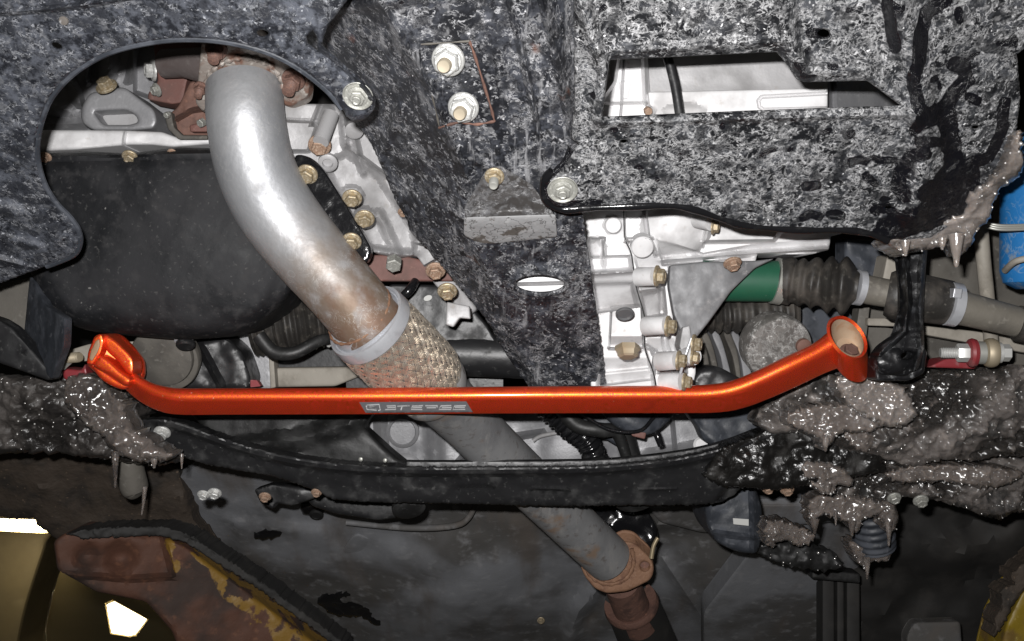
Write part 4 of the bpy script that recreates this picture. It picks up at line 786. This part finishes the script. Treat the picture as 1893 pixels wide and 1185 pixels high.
for fam in (1, -1):
    for s in range(NS):
        off = 2 * math.pi * s / NS
        for wi in range(4):
            pts = []
            for k in range(NT + 1):
                z = Lf * k / NT; th0 = off + fam * z / Lf * 1.25
                ph = (th0 * NS / (2 * math.pi)) * math.pi - fam * 0 + (z / Lf * 1.25) * NS / 2 * 0
                # crossings: over and under alternate along the strand
                cr = (2 * z / Lf * 1.25) * NS / (2 * math.pi) * math.pi + (0 if fam > 0 else math.pi) + s * math.pi
                th = th0 + (wi - 1.5) * .215 * 2 * math.pi / NS
                rr = RB * (.985 + .02 * math.sin(math.pi * z / Lf) - .08 * max(0, z / Lf - .88) / .12) + .0008 * math.cos(cr) + .0012 - .0002 * abs(wi - 1.5)
                pts.append(c0 + fa * (.018 + z) + (bx * math.cos(th) + by * math.sin(th)) * rr)
            v, f = tube_vf(pts, .0005, 4, False, None, len(V)); V += v; Fc += f
obj('braid', V, Fc, m_braid, t, ang=60, kind='stuff')
core = [(RB * .95, .016), (RB * .975, .03), (RB * .975, .09), (RB * .93, .108), (RB * .88, .116)]
lathe('flex_core', c0, fa, core, m_runner, t, seg=48)
c1 = c0 + fa * .114
lathe('rear_collar', c1, fa, [(RB * .93, 0), (RB * .95, .004), (RB * .93, .012), (RB * .84, .02)], m_pipe2, t, seg=48)
e0 = c0 + fa * .124
pe = [tuple(e0), *[tuple(P(x, y, d)) for x, y, d in ((856, 772, 1.115), (938, 854, 1.2), (1030, 942, 1.29), (1124, 1032, 1.375))]]
pq = spl(pe, False, 6)
tube('rear_pipe', pq, list(np.interp(np.arange(len(pq)), [0, 6, len(pq)], [.0335, .0315, .033])), m_pipe2, t, seg=40)
rf = spl([(1074, 1046), (1082, 1040), (1105, 1072), (1140, 1076), (1168, 1055), (1172, 1030), (1152, 1006), (1168, 1002), (1198, 1030), (1209, 1048), (1204, 1068), (1170, 1086), (1130, 1096), (1100, 1088), (1082, 1068)], n=4)
plate('rear_flange', rnd([(1072, 1044), (1090, 1036), (1120, 1020), (1150, 1000), (1172, 1002), (1204, 1032), (1210, 1052), (1203, 1072), (1160, 1093), (1122, 1097), (1098, 1087), (1080, 1064)], 10), pl(1.372, 0, 0, 1150, 1050), m_rearfl, t, thick=.018, res=7, er=4, holes=[ell(1192, 1047, 9, 9, 18)], ext=UP, nz=((.001, 60),))
plate('hole_nut', ell(1192, 1047, 12, 12, 18), cd(1.378), m_rust, t, thick=.01, res=7)
tube('flange_weld', [P(x, y, 1.369) for x, y in spl([(1080, 1046), (1098, 1070), (1126, 1080), (1156, 1070), (1171, 1044), (1168, 1014)], False, 6)], [.0028 + .0008 * math.sin(i * 2.1) for i in range(31)], m_rearfl, t, seg=8)
t = T('tailpipe', 'dark sooty exhaust section continuing behind the rusty flange', 'exhaust pipe', (1180, 1150, 1.5))
pipe('tail_tube', [(1148, 1075, 1.45, 34), (1165, 1118, 1.5, 34), (1180, 1150, 1.54, 36)], m_rust, t, smooth=False, seg=30)
pipe('muffler_pipe', [(1165, 1112, 1.52, 48), (1175, 1134, 1.55, 50), (1240, 1290, 1.75, 54)], m_deep, t, smooth=False, seg=36)
bxx = AX(.35, -.8, -.5); q0 = Vector(P(1166, 1116, 1.515))
lathe('lip_ring', q0, bxx, [(.034, -.002), (.041, -.004), (.043, .004), (.041, .01)], m_rust, t, seg=40)

# ------------------------------------------------------------------ centre beam
t = T('centre_beam', 'salt stained black centre beam running down the middle', 'beam', (950, 350, .85))
hb = hp(.655)
def bdep(x, y):
    lf = np.interp(y, [-60, 0, 110, 160, 330, 400, 600, 740], [690, 705, 765, 795, 862, 862, 950, 1010])
    rf_ = np.interp(y, [-60, 0, 260, 390, 740], [985, 1000, 1060, 1075, 1128])
    dl = np.clip(lf - x, 0, 400); dr = np.clip(x - rf_, 0, 400)
    return hb(x, y) + .0006 * dl * sst(0, 20, dl) + .0006 * dr * sst(0, 20, dr)
plate('beam_shell', [(545, -260), (1108, -260), (1108, 250), (1076, 385), (1090, 480), (1101, 560), (1114, 650), (1126, 750), (1000, 750), (975, 712), (932, 650), (906, 602), (880, 566), (840, 520), (790, 460), (758, 428), (752, 404), (732, 372), (704, 305), (684, 262), (655, 222), (600, 160), (560, 100)], bdep, m_beam, t, thick=.012, res=8, er=4, ext=Fv, jit=.8,
      holes=[ell(998, 523, 50, 20, 30, 1)], nz=((.0018, 22), (.0008, 90)), feats=[('ridge', [(700, 0), (765, 110), (795, 160), (864, 330)], 9, .006), ('ridge', [(1000, -10), (1060, 260)], 9, .007), ('ridge', [(942, 0), (990, 220)], 8, .005), ('ridge', [(965, 80), (1000, 270)], 7, .004),
      ('poly', [(772, 78), (868, 76), (914, 224), (812, 236)], 5, -.004), ('dot', 998, 523, 70, 32, .004), ('ridge', [(880, 300), (980, 345)], 7, .005), ('ridge', [(700, 300), (740, 200)], 14, .006), ('ridge', [(830, 560), (940, 620), (1000, 720)], 12, .004), ('ridge', [(600, 20), (800, -10)], 20, .008)])
tube('hole_rim', [P(x, y, float(hb(x, y)) - .003) for x, y in ell(998, 524, 50, 20, 37, 1) + [(1048, 525)]], .0026, m_beam, t, seg=8)
for pts in ([(868, 76), (880, 110), (905, 190), (914, 224)], [(914, 224), (880, 230), (850, 226), (812, 236)], [(792, 156), (802, 190), (812, 234)], [(778, 82), (868, 76)]):
    q = spl(pts, False, 5); tube('weld_seam', [P(x, y, float(bdep(np.array(x), np.array(y))) - .001) for x, y in q], [.0006 + .0004 * math.sin(i * 1.7) + (.0004 if pts[0][0] > 860 else 0) for i in range(len(q))], m_rust if pts[0][0] > 860 else m_muddy, t, seg=6)
for x, y, r in ((829, 110, 21), (857, 198, 19.5)):
    a = AX(-.14, -.5, .85); d_ = float(hb(x, y)) - .002
    bolt(t, x, y, d_, r, m_zinc, a, 'nut'); s_ = r * d_ / FPX
    lathe('stud_end', P1(x, y, d_), a, [(s_ * .62, s_), (s_ * .62, s_ * 2.1), (s_ * .52, s_ * 2.25), (s_ * .2, s_ * 2.2)], m_gold, t, seg=20)
plate('mount_bracket', rnd([(897, 316), (925, 306), (982, 340), (1012, 378), (1027, 400), (1024, 412), (862, 418), (858, 384)], 5), lambda x, y: hb(x, y) - .012, m_flangeb, t, thick=.02, res=6, er=4, nz=((.001, 60),), feats=[('poly', [(885, 345), (980, 350), (985, 388), (870, 392)], 5, -.002)])
plate('bracket_flange', rnd([(858, 402), (1027, 396), (1030, 438), (890, 453), (857, 434)], 5), lambda x, y: hb(x, y) - .016 + .02 * sst(400, 470, y), m_bracket, t, thick=.01, res=6, er=3, nz=((.001, 60),), feats=[('dot', 925, 425, 10, 7, -.001)])
bolt(t, 914, 326, float(hb(914, 326)) - .014, 13, m_gold, AX(-.05, -.66, .75), 'bolt', spin=.3, name='nut')
lpx('bracket_stud', (914, 326, float(hb(914, 326)) - .014), AX(-.05, -.66, .75), [(9, 14), (9, 30), (7, 33), (3, 32)], m_zincd, t, seg=18)

# ------------------------------------------------------------------ splash shields
t = T('splash_shield', 'dark left splash shield with a large round cutout for the pipe', 'splash shield', (300, 60, .72), 'front splash shields')
hl = hp(.62)
arc = spl([(632, 200), (603, 165), (545, 121), (482, 92), (405, 75), (332, 72), (268, 79), (200, 97), (140, 131), (97, 176), (76, 225), (68, 272), (72, 310), (84, 345), (104, 376), (128, 401), (144, 424), (148, 448), (137, 470), (100, 487), (50, 505), (-260, 620)], False, 6)
tab = [(640, 125), (668, 150), (690, 172), (694, 196), (680, 217), (656, 225), (640, 215)]
plate('shield_panel', arc + [(-260, -260), (690, -260), (650, -10), (605, 50), (594, 84)] + spl(tab, False, 4), lambda x, y: hl(x, y) + .0, m_shield_l, t, thick=.0016, res=8, er=7, erm=.005, ext=UP, nz=((.003, 8), (.0006, 70)), jit=.4,
      holes=[ell(105, 85, 10, 6, 14, 20), ell(485, 62, 11, 7, 14), [(566, 68), (578, 56), (586, 70), (588, 96), (568, 82)]],
      feats=[('ridge', [(-60, 26), (90, 18), (180, 5), (300, -20)], 8, .005), ('ridge', [(586, 84), (620, 108), (668, 152), (690, 185)], 8, .008), ('dot', 659, 188, 38, 34, .004), ('ridge', [(-20, 380), (60, 400), (110, 440)], 20, .004), ('ridge', [(-40, 430), (70, 455)], 12, .004), ('ridge', [(-40, 470), (40, 490)], 10, .005)])
q = arc[:-8]
tube('rim_lip', [P(x, y, float(hl(x, y)) + .004) for x, y in q], .0026, m_bluegrey, t, seg=8, cap=True)
bolt(t, 662, 176, float(hl(660, 176)) - .005, 15, m_zincd, AX(-.05, -.66, .75), 'washer_nut')
for x, y in ((118, 38),): lpx('rivet', (x, y, float(hl(x, y)) - .001), AX(0, -.5, .8), [(9, 0), (8, 3), (4, 4)], m_bracket, t, seg=14)

t = T('splash_shield', 'heavily salt crusted right splash shield with a long window', 'splash shield', (1450, 250, .75), 'front splash shields')
window = rnd([(1127, 111), (1435, 96), (1452, 116), (1471, 146, 14), (1486, 152, 6), (1602, 149), (1667, 197), (1400, 206), (1114, 218)], 3)
wet = [([(1637, -30), (1645, 40), (1655, 88)], 12), ([(1745, 2), (1712, 25), (1702, 60), (1698, 110), (1688, 150), (1697, 190), (1712, 225)], 14), ([(1712, 225), (1745, 205), (1762, 172), (1786, 148), (1782, 122), (1765, 118)], 15), ([(1712, 220), (1750, 205), (1757, 260), (1765, 310), (1735, 345), (1712, 358)], 19),
       ([(1715, 215), (1690, 243)], 10), ([(1576, 299), (1590, 294), (1600, 298)], 9), ([(1612, 292), (1630, 297), (1656, 296)], 7), ([(1710, 285), (1685, 288), (1665, 315), (1658, 345), (1672, 362)], 14), ([(1700, 262), (1735, 262)], 11), ([(1640, 425), (1700, 405), (1760, 385), (1790, 330)], 26), ([(1486, 402), (1500, 394), (1516, 400)], 9), ([(1536, 396), (1556, 399)], 9), ([(1618, 388), (1640, 384), (1662, 404)], 10),
       ([(1770, 310), (1830, 290), (1852, 240), (1855, 190)], 12), ([(1740, 330), (1800, 320)], 14), ([(1790, 180), (1805, 186)], 10), ([(1490, 345), (1512, 342)], 9), ([(1600, 325), (1618, 340)], 8), ([(1010, 330), (1035, 300), (1050, 280)], 10), ([(1006, 345), (1030, 382), (1100, 382)], 14), ([(1770, 20), (1772, 40)], 8), ([(1500, 60), (1525, 62)], 11), ([(1535, 123), (1545, 124)], 7)]
edge = spl([(1062, 205), (1052, 262), (1040, 296), (1012, 326), (1004, 346), (1012, 372), (1038, 386), (1080, 384), (1150, 381), (1230, 379), (1280, 385), (1330, 402), (1375, 415), (1430, 421), (1500, 424), (1565, 424), (1605, 430), (1640, 444)], False, 6)
plate('shield_panel', edge + [(1720, 440), (1770, 410), (1815, 350), (1850, 300), (1880, 235), (1886, 180), (1880, 100), (1990, 20), (2200, -80), (2200, -260), (1062, -260)], lambda x, y: hl(x, y) + .02 * sst(1650, 1900, x), m_shield_r, t, thick=.0016, res=7, er=5, erm=.004, ext=UP, nz=((.003, 9), (.0006, 80)), jit=.4, wet=wet,
      holes=[window, ell(1153, 262, 7, 4, 12), ell(1803, 236, 7, 4, 12), ell(1387, 391, 6, 3, 12), ell(1643, 384, 7, 3, 12), ell(1523, 62, 11, 8, 14, 10), [(1049, 250), (1073, 268), (1054, 282)]],
      feats=[('ridge', [(1068, -40), (1092, 60), (1118, 130), (1106, 220)], 24, .012), ('ridge', [(1110, 95), (1440, 78)], 14, .005), ('ridge', [(1445, -60), (1452, 70), (1490, 132), (1600, 130), (1690, 215)], 26, .008), ('poly', [(1470, -60), (1640, -60), (1640, 110), (1480, 110)], 20, -.006), ('ridge', [(1114, 228), (1670, 212)], 10, .004), ('ridge', [(1640, -60), (1700, 150), (1720, 260), (1690, 400)], 40, .012), ('dot', 1040, 354, 44, 34, .003)])
q = edge[13 * 1 + 12:]
tube('edge_lip', [P(x, y, float(hl(x, y)) + .002) for x, y in edge[16:]], [.0036 + .0006 * math.sin(i * .6) for i in range(len(edge[16:]))], m_blackgloss, t, seg=10)
bolt(t, 1040, 349, float(hl(1040, 349)) - .005, 15, m_zincd, AX(-.02, -.66, .75), 'washer_nut')

# ------------------------------------------------------------------ black hanger arm
t = T('hanger_arm', 'wet black hanger arm hanging below the right splash shield', 'hanger', (1680, 600, .94))
plate('arm', rnd([(1664, 440), (1716, 440), (1710, 520), (1707, 600), (1709, 640), (1700, 680), (1672, 696), (1625, 692), (1617, 664), (1634, 640), (1662, 620), (1674, 580), (1674, 520)], 7), pl(.95, 0, 0), m_hang, t, thick=.02, res=6, er=5, nz=((.003, 50),), holes=[ell(1678, 657, 13, 8, 14, -10)],
      feats=[('ridge', [(1672, 440), (1679, 560), (1672, 612), (1626, 652)], 8, .014), ('ridge', [(1708, 440), (1700, 560), (1702, 640), (1690, 686)], 8, .012), ('dome', 1650, 668, 34, 24, .008)])
plate('foot', rnd([(1614, 664), (1640, 672), (1700, 682), (1706, 640), (1714, 650), (1708, 690), (1680, 704), (1620, 704)], 6), cd(.955), m_hang, t, thick=.03, res=6, er=7, nz=((.002, 60),))

# ------------------------------------------------------------------ orange brace bar
t = T('brace_bar', 'bright orange brace bar with metallic paint and a silver badge', 'brace bar', (850, 742, .98))
prof = [(1.0, -1.6), (1.02, -.5), (.96, -.05), (.84, .25), (.66, .46), (.46, .56), (.26, .57), (.08, .49), (-.05, .34), (-.95, -1.2), (-1.02, -1.35), (-1.0, -1.6)]
path = [(214, 682, .985, 15, .55), (238, 702, .98, 17, .6), (268, 724, .975, 20, .72), (300, 737, .972, 23, .9), (335, 742, .97, 24, 1), (420, 742, .97, 24, 1), (700, 741, .97, 24, 1), (1000, 739, .97, 24.5, 1), (1250, 738, .968, 25, 1), (1322, 736, .966, 26, 1), (1366, 728, .964, 27, 1), (1410, 711, .962, 28, 1), (1460, 688, .96, 29, 1), (1515, 662, .96, 29, 1), (1545, 646, .962, 34, 1)]
q = spl(path, False, 8); V, Fc = [], []; n = len(prof)
for i, a in enumerate(q):
    b0, b1 = q[max(i - 1, 0)], q[min(i + 1, len(q) - 1)]
    tx, ty = b1[0] - b0[0], b1[1] - b0[1]; L_ = math.hypot(tx, ty); nx, ny = -ty / L_, tx / L_      # ny>0 is image-down
    for (u, v) in prof:
        s = a[3]; V.append(P(a[0] - nx * u * s, a[1] - ny * u * s, a[2] - v * s * a[2] / FPX * 1.0))
for i in range(len(q) - 1):
    for k in range(n):
        a, b = i * n + k, i * n + (k + 1) % n; Fc.append([a, a + n, b + n, b])
Fc += [list(range(n)), [(len(q) - 1) * n + k for k in range(n)][::-1]]
obj('bar', V, Fc, m_orange, t, ang=28)
def skew_ring(name, c, n_, rmaj, rmin_scale, wall, ext, mat, lip=.0, seg=48):
    bx, by, bz = basis(n_); V, Fc = [], []; c = Vector(c)
    outer = [bx * math.cos(2 * math.pi * k / seg) + by * math.sin(2 * math.pi * k / seg) for k in range(seg)]
    rows = [(rmaj - wall * .8, .0), (rmaj - wall * .25, .002), (rmaj, -.001)]
    for r_, h in rows: V += [c + o * r_ + bz * h for o in outer]
    for k_ in (.35, .7, 1.0): V += [c + o * rmaj * (1 - .04 * k_) + Vector(ext) * k_ for o in outer]
    m = len(rows) + 3
    for j in range(m - 1):
        for k in range(seg):
            a, b = j * seg + k, j * seg + (k + 1) % seg; Fc.append([a, b, b + seg, a + seg])
    Fc.append([(m - 1) * seg + k for k in range(seg)])
    return obj(name, [tuple(v) for v in V], Fc, mat, t, ang=40), outer
rc = P1(1566, 624, .955); rn = AX(.42, .46, .78)
ext = Vector(P(1572, 668, .985)) - Vector(P(1566, 624, .955))
col_, outer = skew_ring('end_collar', rc, rn, 45.5 * .955 / FPX, 1, 8 * .955 / FPX, ext, m_orange)
ri = 37.5 * .955 / FPX
V = [rc + o * ri + rn * .0005 for o in outer] + [rc + o * ri * .96 + Vector(ext) * .45 for o in outer] + [rc + o * ri * .8 + Vector(ext) * .62 for o in outer]
Fc = [[j * 48 + (k + 1) % 48, j * 48 + k, (j + 1) * 48 + k, (j + 1) * 48 + (k + 1) % 48] for j in range(2) for k in range(48)] + [[96 + k for k in range(48)]]
obj('collar_bore', [tuple(v) for v in V], Fc, m_orangein, t, ang=40)
bolt(t, 1570, 652, .966, 13, m_rust, AX(.1, .55, .8), 'bolt')
# left end: open socket, rib on its back and lower lug
plate('end_socket', rnd([(160, 674), (163, 650), (176, 622), (190, 616), (206, 621), (228, 642), (248, 668), (250, 694), (240, 716), (218, 712), (192, 700), (170, 684)], 8), pl(.972, .02, 0, 160, 0), m_orange, t, thick=.03, res=6, er=9, erm=.01)
plate('socket_face', rnd([(160, 672), (163, 650), (175, 621), (188, 616), (192, 632), (186, 655), (170, 676)], 6), cd(.962), m_orange, t, thick=.012, res=6, er=4)
plate('socket_mouth', rnd([(165, 664), (168, 648), (177, 630), (184, 626), (185, 640), (180, 652), (170, 668)], 4), cd(.9605), m_mouth, t, thick=.004, res=5, er=2)
plate('upper_rib', spl([(190, 620), (204, 622), (228, 642), (246, 664), (247, 690), (236, 690), (214, 664), (196, 646)], n=4), cd(.969), m_orange, t, thick=.02, res=6, er=7, erm=.004)
plate('centre_rib', spl([(172, 672), (184, 656), (200, 664), (222, 684), (244, 702), (232, 714), (206, 696), (180, 682)], n=4), cd(.962), m_orange, t, thick=.02, res=6, er=8, erm=.005)
plate('lower_lug', spl([(172, 678), (190, 684), (216, 702), (238, 712), (228, 720), (204, 712), (184, 698)], n=4), cd(.972), m_orange, t, thick=.02, res=6, er=6)
# badge with worn letters on the flat lower face
def face(x, y):                                     # a point on the bar's flat lower face
    k = (y - 741.0) / 24.0; v = np.interp(k, [.05, .95], [.34, -1.2]); return .97 - v * 24 * .97 / FPX
bd = T  # (badge is a part of the bar)
bp = plate('badge', [(664, 743.5), (862, 742), (874, 762), (676, 763.2)], lambda x, y: face(x, y) - .0012, m_badge, t, thick=.0008, res=4)
bz = lambda x, y: face(x, y) - .0019
ub = lambda u, v: (650 + u / 7.572, 700 + v / 7.572)
strokes = [[(212, 370), (385, 362), (400, 440), (372, 446)], [(205, 378), (215, 432), (350, 445)], [(250, 385), (340, 380), (250, 408), (350, 425), (240, 436)],
           [(490, 385), (615, 380), (618, 432), (470, 436)], [(500, 408), (612, 405)], [(640, 388), (812, 380)], [(705, 390), (690, 440)],
           [(1000, 380), (850, 385), (832, 432), (990, 434)], [(850, 408), (985, 405)], [(1030, 382), (1205, 380), (1195, 402)], [(1050, 410), (1180, 408)],
           [(1395, 378), (1250, 383), (1215, 432), (1390, 432), (1398, 405), (1262, 408)], [(1600, 380), (1440, 384), (1415, 432), (1590, 432)], [(1445, 405), (1585, 403)]]
for s in strokes:
    A_ = [np.array(ub(*p)) for p in s]; w = 1.0
    q = resam(A_ + A_[-2:0:-1], 3)[:] if len(A_) > 2 else resam(A_, 3)
    poly = []
    L1, L2 = [], []
    for i, p in enumerate(A_):
        a, b = A_[max(i - 1, 0)], A_[min(i + 1, len(A_) - 1)]; tt = (b - a) / np.linalg.norm(b - a); nn = np.array([-tt[1], tt[0]]); L1.append(p + nn * w); L2.append(p - nn * w)
    V = [P(x, y, float(bz(x, y))) for x, y in L1] + [P(x, y, float(bz(x, y))) for x, y in L2] + [P(x, y, float(bz(x, y)) + .0008) for x, y in L1] + [P(x, y, float(bz(x, y)) + .0008) for x, y in L2]
    m = len(A_); Fc = []
    for i in range(m - 1):
        Fc += [[i, i + 1, m + i + 1, m + i], [i, 2 * m + i, 2 * m + i + 1, i + 1], [m + i, m + i + 1, 3 * m + i + 1, 3 * m + i]]
    obj('letter', V, Fc, m_badgel, bp)

# ------------------------------------------------------------------ slush and icicles
def drip(parent, x, y, d, L, r, mat, bend=0):
    pts = [(x, y - 6, d, r), (x + bend * .3, y + L * .3, d - .001, r * .72), (x + bend * .7, y + L * .7, d, r * .42), (x + bend, y + L * .93, d, r * .3), (x + bend, y + L, d, r * .12)]
    pipe('icicle', pts, mat, parent, n=4, seg=10)
SL = []
def slush(*a, **k):
    o = slush_(*a, **k); SL.append(o); return o
def slush_(name, outl, d, mat, parent=None, amp=.01, res=6, er=12, s1=26, s2=75, **k):
    return plate(name, outl, d, mat, parent, thick=.03, res=res, er=er, erm=.009, nz=((amp, s1), (amp * .45, s2), (amp * .16, 150)), jit=2.0, stepk=.9, ang=80, **k)
slush('slush_bank', spl([(-240, 700), (40, 698), (110, 694), (150, 700), (168, 690), (188, 712), (240, 738), (290, 752), (250, 785), (300, 820), (335, 845), (300, 860), (215, 852), (110, 838), (40, 836), (-240, 846)], n=4), pl(1.06, 0, .03, 0, 700), m_slushk, None, .014, kind='stuff')
t = T('slush_clump', 'grey brown wet slush clump under the left end of the orange bar', 'slush', (180, 740, 1.05))
slush('clump', spl([(120, 705), (160, 690), (186, 700), (205, 725), (230, 745), (240, 780), (280, 815), (320, 842), (290, 852), (225, 845), (180, 800), (130, 760)], n=4), cd(1.035), m_slush, t, .011)
for x, y, L, r in ((213, 840, 62, 8), (285, 848, 18, 8), (336, 845, 22, 4)): drip(t, x, y, 1.04, L, r, m_slush)
t = T('sway_bar_end', 'pale muddy bar stub hanging under the left slush', 'bar end', (240, 880, 1.2))
pipe('stub', [(236, 830, 1.16, 24), (240, 870, 1.17, 26), (250, 905, 1.18, 24), (255, 915, 1.18, 12)], m_muddy, t, seg=20)
drip(t, 268, 905, 1.15, 48, 5, m_slush, -6)
slush('slush_bank', spl([(1395, 770), (1440, 735), (1500, 700), (1560, 694), (1630, 698), (1700, 690), (1800, 684), (2200, 684), (2200, 860), (1880, 842), (1800, 852), (1740, 850), (1690, 862), (1640, 850), (1560, 830), (1480, 800), (1420, 800)], n=4), pl(1.06, 0, .03, 0, 700), m_slushd, None, .016, kind='stuff')
slush('slush_bank', spl([(1500, 860), (1600, 835), (1700, 850), (1800, 845), (2200, 850), (2200, 930), (1900, 945), (1840, 960), (1760, 930), (1660, 920), (1590, 960), (1540, 930)], n=4), pl(1.16, 0, .03, 0, 860), m_slushd, None, .016, kind='stuff')
CL = [('large pale slush clump behind the right end of the orange bar', [(1545, 700), (1590, 690), (1640, 702), (1680, 725), (1690, 770), (1650, 790), (1600, 770), (1560, 740)], 1.02, []),
      ('pinkish slush clump hanging lowest beside the right bend of the bar', [(1452, 775), (1470, 758), (1540, 745), (1610, 760), (1640, 782), (1600, 800), (1560, 798), (1540, 815), (1526, 834), (1512, 812), (1480, 796)], 1.04, [(1526, 815, 20, 8)]),
      ('lobed slush clump with a rounded tip in front of the dark wheel side', [(1478, 870), (1500, 850), (1550, 858), (1575, 880), (1572, 900), (1546, 895), (1545, 912), (1525, 914), (1508, 900)], 1.10, [(1530, 900, 14, 9)]),
      ('ragged slush clump with three drips under the crossmember end', [(1500, 920), (1560, 915), (1620, 925), (1640, 940), (1600, 960), (1584, 985), (1560, 965), (1520, 950), (1508, 980), (1495, 955)], 1.16, [(1506, 965, 22, 9), (1575, 968, 24, 8), (1545, 950, 22, 4)]),
      ('narrow slush clump with a long drip near the small round bolts', [(1620, 930), (1655, 928), (1660, 960), (1650, 985), (1632, 970)], 1.17, [(1643, 970, 40, 7)]),
      ('low grey slush clump with a pointed drip in the lower right', [(1570, 1000), (1620, 1000), (1650, 1012), (1640, 1036), (1610, 1038), (1600, 1050), (1585, 1040)], 1.25, [(1603, 1035, 36, 7)]),
      ('pale slush clump on the black box edge under the crossmember', [(1412, 970), (1440, 960), (1480, 975), (1510, 990), (1480, 1010), (1450, 1000), (1420, 1010)], 1.2, []),
      ('rounded slush clump beside the pink clump right of the bar bend', [(1560, 800), (1600, 790), (1618, 812), (1604, 832), (1580, 828)], 1.08, []),
      ('long flat slush clump across the dark wheel side at far right', [(1640, 870), (1740, 858), (1850, 862), (1893, 875), (1840, 900), (1740, 890), (1660, 892)], 1.12, [])]
for lab, o, d, dr in CL:
    c = np.mean(o, 0); t = T('slush_clump', lab, 'slush', (c[0], c[1], d), 'slush clumps on the right')
    slush('clump', spl(o, n=4), cd(d), m_slushb if d < 1.03 else m_slush, t, .009, er=6, res=5)
    for x, y, L, r in dr: drip(t, x, y, d - .004, L, r, m_slush)
t = T('slush_clump', 'icy slush hanging from the lower right corner of the salt crusted shield', 'slush', (1770, 400, .82), 'slush clumps on the right')
slush('clump', spl([(1632, 446), (1660, 434), (1720, 432), (1752, 400), (1782, 392), (1790, 360), (1830, 330), (1848, 310), (1870, 260), (1886, 240), (1893, 300), (1878, 330), (1850, 350), (1835, 385), (1828, 410), (1806, 425), (1795, 450), (1776, 470), (1760, 440), (1735, 458), (1690, 462), (1676, 474), (1662, 466)], n=4), lambda x, y: hl(x, y) + .004, m_slushb, t, .008)
for x, y, L, r in ((1768, 440, 54, 15), (1674, 452, 22, 9), (1806, 400, 26, 14), (1742, 448, 14, 8)): drip(t, x, y, .85, L, r, m_slushb)
t = T('wet_bolts', 'pair of greenish bolt heads poking out of the right slush', 'bolt', (1690, 925, 1.15))
for x, y, r in ((1653, 920, 9), (1702, 925, 10)): bolt(t, x, y, 1.13, r, m_zincd, AX(0, -.6, .8))
t = T('rubber_stop', 'ribbed dark rubber stop inside the right slush', 'rubber stop', (1610, 970, 1.25))
corr(t, 'stop', [(1605, 930, 1.24, 34), (1612, 970, 1.25, 38), (1618, 1010, 1.26, 36)], 7, m_bluegrey, .05, seg=24)
slush('slush_bank', spl([(1395, 1010), (1450, 1000), (1520, 1015), (1560, 1040), (1530, 1056), (1470, 1048), (1410, 1030)], n=4), cd(1.27), m_void, None, .01, kind='stuff')

# bright beads added over the slush as sparkling glints of the flash
V, Fc = [], []
ball = [(math.sin(a) , -math.cos(a)) for a in np.linspace(.001, math.pi - .001, 6)]
def bead(c, r):
    v, f = lathe_vf(c, (0, 0, 1), [(r * a, r * b) for a, b in ball], 8, len(V)); V.extend(v); Fc.extend(f)
for o in SL:
    base = o.location if o.parent is None else o.parent.location
    vs = o.data.vertices; n = len(vs) // 2
    for k in rng.choice(n, size=min(n, max(10, int(n * (.02 if o.location[0] < -.2 and o.parent is None else .045)))), replace=False):
        p = np.array(vs[int(k)].co) + np.array(base); bead(p - Fv * .0006, float(rng.choice([.0006, .0009, .0012, .0017], p=[.4, .35, .2, .05])))
obj('glint_beads', V, Fc, m_glint, kind='stuff', ang=80)
